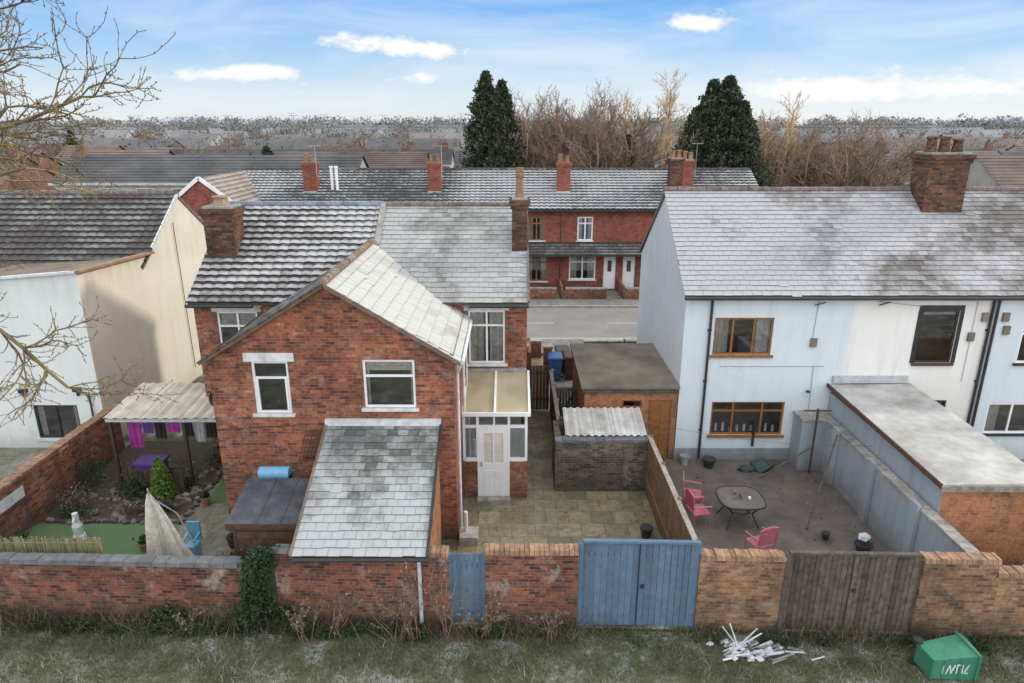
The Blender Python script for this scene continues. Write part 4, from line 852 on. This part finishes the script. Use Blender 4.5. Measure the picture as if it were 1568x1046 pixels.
for px,y in ((-95,240),(-92,300),(-73,240),(-68,260),(-45,250),(-122,235),(190,260),(-20,280)):
    mb=MB(); h=12.8*(.5+y/500); mb.tube((px,y,0),(px,y,h),.16,.09,6); mb.beam((px-1.1,y,h),(px+1.1,y,h),.15,.12); mb.box(px-1.4,px-.9,y-.2,y+.2,h-.05,h+.12); mb.box(px+.9,px+1.4,y-.2,y+.2,h-.05,h+.12); mb.build('tall_street_lamp',[mast],uv=False)
# ------------------------------------------------------------------ TREES
def grow(mb,p,d,L,r,depth,nseg=5,wob=.18,up=.08,ratio=.62,kids=(2,3),spread=.9,n=5,minr=.004):
    seg=L/nseg; pts=[]
    for i in range(nseg):
        d=(d+V((random.gauss(0,wob),random.gauss(0,wob),random.gauss(0,wob)+up))).normalized()
        q=p+d*seg; r2=max(minr,r*(1-.75*(i+1)/nseg*(.6 if depth>0 else 1)))
        mb.tube(p,q,max(minr,r*(1-.75*i/nseg*(.6 if depth>0 else 1))),r2,n if r>.02 else 3,0,cap=False); p=q; pts.append((V(p),V(d),r2))
    if depth>0:
        for (q,dd,rr) in pts[(1 if depth>1 else 0):]:
            for _ in range(random.randint(*kids)):
                a=dd.cross(V((random.gauss(0,1),random.gauss(0,1),random.gauss(0,1)))).normalized()
                nd_=(dd*random.uniform(.5,1)+a*spread*random.uniform(.5,1)).normalized()
                grow(mb,q,nd_,L*ratio*random.uniform(.6,1.1),max(minr,rr*.6),depth-1,max(3,nseg-1),wob,up,ratio,kids,spread,max(3,n-1),minr)
mb=MB(); random.seed(21)
T0=V((-9.6,9.6,0)); mb.tube(T0,(-9.5,9.7,6),.3,.22,9,cap=False); mb.tube((-9.5,9.7,6),(-9.2,9.9,11),.22,.15,9,cap=False); mb.tube((-9.2,9.9,11),(-9.0,10,15),.15,.06,7,cap=False)
for (z,dx,dy,dz,L) in ((5.6,1,.2,.35,2.6),(6.2,1,.0,.55,2.6),(6.8,1,.3,.4,2.9),(7.5,1,.1,.25,3.0),(8.2,1,.35,.45,3.2),(8.8,1,-.1,.35,3.2),(9.4,1,.05,.3,3.4),(10.1,1,.2,.35,3.9),(10.8,1,.3,.15,4.1),(11.3,1,.0,.3,4.1),(11.9,1,.2,.05,4.1),(12.4,1,.1,-.05,3.9),(8.8,.3,1,.5,2.5),(10.8,.3,1,.4,2.5)):
    grow(mb,V((-9.35,9.8,z)),V((dx,dy,dz)).normalized(),L,.042,2,7,.26,.02,.42,(1,3),.9,5,.0055)
vv=mb.v; 
for i in range(0,len(vv)-3,9):
    if vv[i][0]>-7.6: rock_c=vv[i]; mb.tube(rock_c,(rock_c[0]+random.uniform(-.02,.02),rock_c[1],rock_c[2]+.03),.012,.003,4,cap=False)
mb.build('bare_tree',[m_bark],uv=False)
random.seed(5)
def bare(seed,h,spread=.75,mat=m_barkfar,up=.1,minr=.012,n0=4):
    random.seed(seed); mb=MB(); 
    for j in range(n0):
        a=2*math.pi*j/n0+random.random(); 
        grow(mb,V((.3*math.cos(a),.3*math.sin(a),0)),V((.28*math.cos(a),.28*math.sin(a),1)).normalized(),h*.75,.16,3,6,.12,up,.42,(1,3),spread,5,minr)
    return mb.build('tmp_tree',[mat],uv=False)
protos=[bare(31,9),bare(32,10),bare(33,8,.9),bare(34,9.5)]
datas=[p.data for p in protos]
for p in protos: bpy.data.objects.remove(p)
bp=bare(40,11,.6,m_birch,.05,.016,2); bdata=bp.data; bpy.data.objects.remove(bp)
random.seed(9)
spots=[]
for i in range(20): spots.append((random.uniform(1.6,8.2),random.uniform(56,68),random.uniform(.98,1.2)))
for i in range(28): spots.append((random.uniform(19.0,29.0),random.uniform(54,68),random.uniform(.8,1.0)))
for i in range(7): spots.append((random.uniform(9,14),random.uniform(60,68),random.uniform(.65,.8)))
for i in range(22): spots.append((random.uniform(-90,-10),random.uniform(85,180),random.uniform(.65,.95)))
for i in range(22): spots.append((random.uniform(35,140),random.uniform(85,190),random.uniform(.6,.85)))
for x,y,s in spots:
    ob=bpy.data.objects.new('bare_winter_tree',random.choice(datas)); scene.collection.objects.link(ob); ob.location=(x,y,0); ob.scale=(s*1.1,s*1.1,s*random.uniform(.9,1.1)); ob.rotation_euler=(0,0,random.uniform(0,6.28))
for x,y,s in ((11.5,60,1.15),(12.3,61,1.0),(20.8,57,1.0),(22.5,60,.9)):
    ob=bpy.data.objects.new('birch_tree',bdata); scene.collection.objects.link(ob); ob.location=(x,y,0); ob.scale=(s*.8,s*.8,s); ob.rotation_euler=(0,0,random.uniform(0,6.28))
def conifer(name,x,y,h,R,tops=((0,0,1),),n=420,per=30,seed=1,size=.22):
    rg_=np.random.default_rng(seed); par=group(name); mb=MB(); mb.tube((x,y,0),(x,y,h*.9),.35,.05,7); mb.build('trunk',[m_barkfar],par,uv=False)
    Ps=[];Ts=[]
    for (tx,ty,th) in tops:
        hh=h*th
        for i in range(int(n*th)):
            f=rg_.random()**.8; z=.6+f*(hh-.6); L=R*th*((1-f)**.82)*rg_.uniform(.45,1.28)+.12; a=rg_.random()*6.283
            t=rg_.random(per)**.6; sg=.08+.10*(1-f)
            q=np.stack([tx+np.cos(a)*L*t,ty+np.sin(a)*L*t,z+L*t*.3+.3*L*t*t],1)+rg_.normal(size=(per,3))*sg
            q[:,0]+=x; q[:,1]+=y; Ps.append(q); Ts.append(np.clip(t*.55+rg_.random()*.4+rg_.random(per)*.15-.12,0,1))
    P=np.concatenate(Ps); T=np.concatenate(Ts)
    np_mesh('foliage',leaf_tris(P,size),3,m_leafcon,T,par)
conifer('conifer_tree',-1.55,54,13.5,3.0,((-.4,0,1),(.8,.3,.95),(.1,-.5,.85)),800,30,1)
conifer('conifer_tree',15.3,53,13.1,3.5,((-.6,0,.98),(.6,.2,1),(1.6,-.3,.87),(-1.6,0,.84)),850,30,2)
conifer('conifer_tree',9.3,57,9.0,2.0,((0,0,1),),260,20,3)
conifer('conifer_tree',-27,78,7.5,2.2,((0,0,1),),200,20,4); conifer('conifer_tree',-62,100,9,2.4,((0,0,1),),200,20,5)
def treeline(name,n,y0,y1,x_,h,cols,per=90,size=.9,seed=3):
    r2=np.random.default_rng(seed); Ps=[];Ts=[]
    for i in range(n):
        y=r2.uniform(y0,y1); x=r2.uniform(-x_,x_)*y/y1; hh=h*r2.uniform(.55,1.2); c=np.array([x,y,hh*.5]); tone=r2.random()*.6
        q=r2.normal(size=(per,3)); q/=np.linalg.norm(q,axis=1)[:,None]; q*=(r2.random(per)**.45)[:,None]*np.array([hh*.55,hh*.45,hh*.5]); Ps.append(c+q); Ts.append(np.clip(tone+r2.random(per)*.25+.15*q[:,2]/hh,0,1))
    P=np.concatenate(Ps);T=np.concatenate(Ts); np_mesh(name,leaf_tris(P,size),3,leaf_mat(name+'_m',cols),T)
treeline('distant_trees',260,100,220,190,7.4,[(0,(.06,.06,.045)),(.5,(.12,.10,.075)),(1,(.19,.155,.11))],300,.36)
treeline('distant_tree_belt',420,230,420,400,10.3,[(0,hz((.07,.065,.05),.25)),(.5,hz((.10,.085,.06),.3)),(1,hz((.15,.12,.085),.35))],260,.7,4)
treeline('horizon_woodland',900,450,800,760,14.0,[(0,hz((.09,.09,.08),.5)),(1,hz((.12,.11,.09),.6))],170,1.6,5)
mb=MB(); n=120; pv=None
for i in range(n+1):
    x=-2600+5200*i/n; h=8+7*math.sin(i*.21)+5*math.sin(i*.57+1)+3*math.sin(i*1.3); p_=(x,2300,0,h)
    if pv: mb.face([(pv[0],2300,-1),(x,2300,-1),(x,2400,h+12),(pv[0],2400,pv[3]+12)])
    pv=p_
mb.build('hills',[M('hill',(.36,.40,.44),(.33,.37,.41),scale=.01,rnd=0)],uv=False)  # hill colour is paled and blued to carry distance haze
# ------------------------------------------------------------------ GRASS / WEEDS / IVY
def blades(P,h,w,lean):
    n=len(P); a=rng.random(n)*6.283; d=np.stack([np.cos(a),np.sin(a),np.zeros(n)],1)*(w/2)[:,None]
    tip=P+np.stack([rng.normal(size=n)*lean*h,rng.normal(size=n)*lean*h,h],1)
    return np.stack([P-d,P+d,tip],1).reshape(-1,3)
n=80000; x=rng.uniform(-12.5,12.5,n); y=rng.uniform(8.2,11.9,n); y=np.minimum(y,11.72-.03*x)
cl=(np.sin(x*2.1+np.sin(y*3)*1.5)+np.sin(y*4.3+x*1.3)+np.sin(x*7.7-y*5))/3
P=np.stack([x,y,np.zeros(n)],1); h=(.04+.065*rng.random(n))*(1+.7*cl)+.008
near=np.clip((11.6-.03*x-y)/1.2,0,1)
np_mesh('grass',blades(P,h,.010+.008*rng.random(n),.6),3,m_grass,np.clip(.22+.26*near+.24*cl+rng.normal(size=n)*.22,0,1))
n=14000; x=rng.uniform(-12.5,12.5,n); 
dens=.5+.5*np.sin(x*1.7)*np.sin(x*.63+1); dens[x<2]+=.4; keep=(rng.random(n)<dens)&~((x>1.3)&(x<3.8)&(rng.random(n)<.7)); x=x[keep]; n=len(x); y=11.72-.03*x-np.abs(rng.normal(size=n))*.22
P=np.stack([x,y,np.zeros(n)],1); h=.06+.38*rng.random(n)**2*(1+.3*(x<2))
np_mesh('tall_weeds',blades(P,h,.011+.009*rng.random(n),.5),3,m_weed,np.clip(rng.random(n)*.9,0,1))
ws=[];ts=[]
for i in range(80):
    xx=random.choice([random.uniform(-10,1),random.uniform(-10,11)]); P,t=clump((xx,11.5-.03*xx-random.random()*.2,.10),(.28,.13,.14),90,6); ws.append(P); ts.append(t)
P=np.concatenate(ws); P[:,2]=np.abs(P[:,2]); np_mesh('bramble_undergrowth',leaf_tris(P,.05),3,m_ivy,np.concatenate(ts))
ws=[];ts=[]
for c,R,k in (((-5.2,11.75,.75),(.3,.22,.85),2600),((-5.0,11.9,1.6),(.32,.25,.28),900),((-5.35,11.7,.3),(.45,.25,.35),1200),((-7.2,11.78,.25),(.5,.15,.3),700),((-4.6,11.75,.35),(.3,.15,.4),500)):
    P,t=clump(c,R,k,14,.4); ws.append(P);ts.append(t)
P=np.concatenate(ws); P[:,2]=np.abs(P[:,2]); np_mesh('ivy',leaf_tris(P,.06),3,m_ivy,np.concatenate(ts))
random.seed(3)
for (x,y,h) in ((-1.9,11.35,1.35),(-1.2,11.3,1.4),(-2.4,11.3,1.0),(-3.6,11.4,.9),(-.6,11.4,.8),(-6.6,11.5,.6),(-4.2,11.3,.7),(.8,11.4,.6)):
    mb=MB()
    for j in range(6): grow(mb,V((x+random.uniform(-.15,.15),y,0)),V((random.gauss(0,.25),random.gauss(0,.12),1)).normalized(),h,.011,2,5,.15,.05,.4,(0,2),.8,4,.0035)
    ob=mb.build('bramble_sapling',[m_sapl],uv=False)
    pts=np.array([mb.v[i] for i in range(0,len(mb.v),5)]); sel=pts[rng.random(len(pts))<.45]; 
    if len(sel): np_mesh('dead_leaves',leaf_tris(sel,.04),3,m_weed,.6+.4*rng.random(len(sel)),ob)
def shrub(name,c,R,n,mat,size=.05,k=14): P,t=clump(c,R,n,k,.33); P[:,2]=np.maximum(P[:,2],.02); np_mesh(name,leaf_tris(P,size),3,mat,t)
P=[];T=[]
for i in range(3500):
    f=rng.random(); z=.1+f*1.15; r=.34*(1-f)**.55*(.8+.25*rng.random()); a=rng.random()*6.283; P.append((-9.75+r*math.cos(a),16.9+r*math.sin(a),z)); T.append(rng.random())
np_mesh('conical_evergreen_shrub',leaf_tris(np.array(P),.06),3,m_shrub,np.array(T))
for c,R,k,mt in (((-10.6,16.8,.4),(.45,.35,.4),1100,m_ivy),((-12.0,17.5,.5),(.35,.5,.5),900,m_ivy),((-11.6,15.9,.2),(.4,.3,.2),500,m_ivy),((-9.2,17.4,.25),(.3,.3,.25),400,m_ivy),((-10.0,16.1,.2),(.5,.2,.15),400,m_weed),((-11.9,16.4,.3),(.4,.4,.3),500,m_weed),((-8.9,18.6,.4),(.3,.3,.4),500,m_ivy),((-11.2,18.2,.3),(.4,.4,.3),500,m_weed),((-9.3,16.1,.15),(.3,.2,.15),300,m_ivy),((-6.5,16.3,.4),(.3,.4,.4),500,m_ivy)): shrub('garden_shrub',c,R,k,mt)
# ------------------------------------------------------------------ LIGHT / SKY / CAMERA
sd=V((.80,.28,.44)).normalized(); el=math.asin(sd.z); az=math.atan2(sd.x,sd.y)
W=bpy.data.worlds.new('World'); scene.world=W; W.use_nodes=True; nt=W.node_tree; bg=nt.nodes['Background']
sky=nt.nodes.new('ShaderNodeTexSky'); sky.sky_type='NISHITA'; sky.sun_disc=False; sky.sun_elevation=el; sky.sun_rotation=az; sky.altitude=50; sky.air_density=1.0; sky.dust_density=.6; sky.ozone_density=2.0
tc=nd(nt,'ShaderNodeTexCoord').outputs['Generated']; sp=nd(nt,'ShaderNodeSeparateXYZ',{0:tc}).outputs
zc=math_(nt,'MAXIMUM',sp[2],0.0)
grad=ramp(nt,math_(nt,'MULTIPLY',zc,2.0),[(0,(6.7,7.1,7.4)),(.08,(6.0,7.1,8.0)),(.17,(3.6,5.7,8.1)),(.30,(1.6,4.0,7.9)),(.6,(2.0,3.9,6.8))])
c=mixc(nt,.9,sky.outputs[0],grad)
yy=math_(nt,'MAXIMUM',sp[1],.05); U=math_(nt,'DIVIDE',sp[0],yy); Vv=math_(nt,'DIVIDE',sp[2],yy)
mask=None
for (u0,v0,a,b_) in ((-.15,.1,.05,.012),(-.10,.093,.06,.012),(-.224,.107,.045,.012),(-.36,.070,.04,.011),(-.33,.066,.04,.010),(-.432,.0625,.07,.009),(-.129,.060,.035,.008),(.262,.134,.05,.012),(.24,.126,.035,.008),(.38,.046,.08,.017),(.46,.040,.08,.015),(.62,.05,.16,.022)):
    A=math_(nt,'POWER',math_(nt,'DIVIDE',math_(nt,'SUBTRACT',U,u0),a),2.0); B=math_(nt,'POWER',math_(nt,'DIVIDE',math_(nt,'SUBTRACT',Vv,v0),b_),2.0)
    e=math_(nt,'EXPONENT',math_(nt,'MULTIPLY',math_(nt,'ADD',A,B),-1.0)); mask=e if mask is None else math_(nt,'ADD',mask,e)
nz=nd(nt,'ShaderNodeTexNoise',{'Vector':scalev(nt,tc,(34,34,70)),'Scale':1.0,'Detail':7.0,'Roughness':.6,'Distortion':.2}).outputs['Fac']
cl=ramp(nt,math_(nt,'ADD',math_(nt,'MULTIPLY',mask,.42),math_(nt,'MULTIPLY',nz,1.0)),[(.66,0.),(.98,1.)])
wisp=ramp(nt,nd(nt,'ShaderNodeTexNoise',{'Vector':scalev(nt,tc,(3.5,3.5,16)),'Scale':1.0,'Detail':6.0,'Roughness':.55,'Distortion':.6}).outputs['Fac'],[(.42,0.),(.78,.5)])
cl=math_(nt,'MAXIMUM',cl,wisp)
c=mixc(nt,cl,c,(8.5,8.55,8.6))
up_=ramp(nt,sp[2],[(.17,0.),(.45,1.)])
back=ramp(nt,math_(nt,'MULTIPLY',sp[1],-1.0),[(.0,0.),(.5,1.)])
hi=mixc(nt,back,(11.2,11.6,12.2),(17.5,17.6,18.0))  # added fill light: unseen sky overhead and behind the camera is brightened
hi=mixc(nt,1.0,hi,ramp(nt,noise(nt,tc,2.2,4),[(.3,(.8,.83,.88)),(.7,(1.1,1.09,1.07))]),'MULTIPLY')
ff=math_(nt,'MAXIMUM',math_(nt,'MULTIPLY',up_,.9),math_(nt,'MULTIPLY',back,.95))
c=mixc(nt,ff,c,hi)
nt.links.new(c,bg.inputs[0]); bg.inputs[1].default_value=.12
sl=bpy.data.lights.new('sun','SUN'); sl.energy=2.3; sl.angle=math.radians(6); sl.color=(1,.91,.77)
so=bpy.data.objects.new('sun',sl); scene.collection.objects.link(so); so.rotation_euler=(-sd).to_track_quat('-Z','Y').to_euler()
cam=bpy.data.cameras.new('camera'); cam.lens=24; cam.sensor_width=36; cam.clip_end=6000; cam.clip_start=.1
co=bpy.data.objects.new('camera',cam); scene.collection.objects.link(co); co.location=(0,0,10); co.rotation_euler=(math.radians(90-17.7),0,0); scene.camera=co
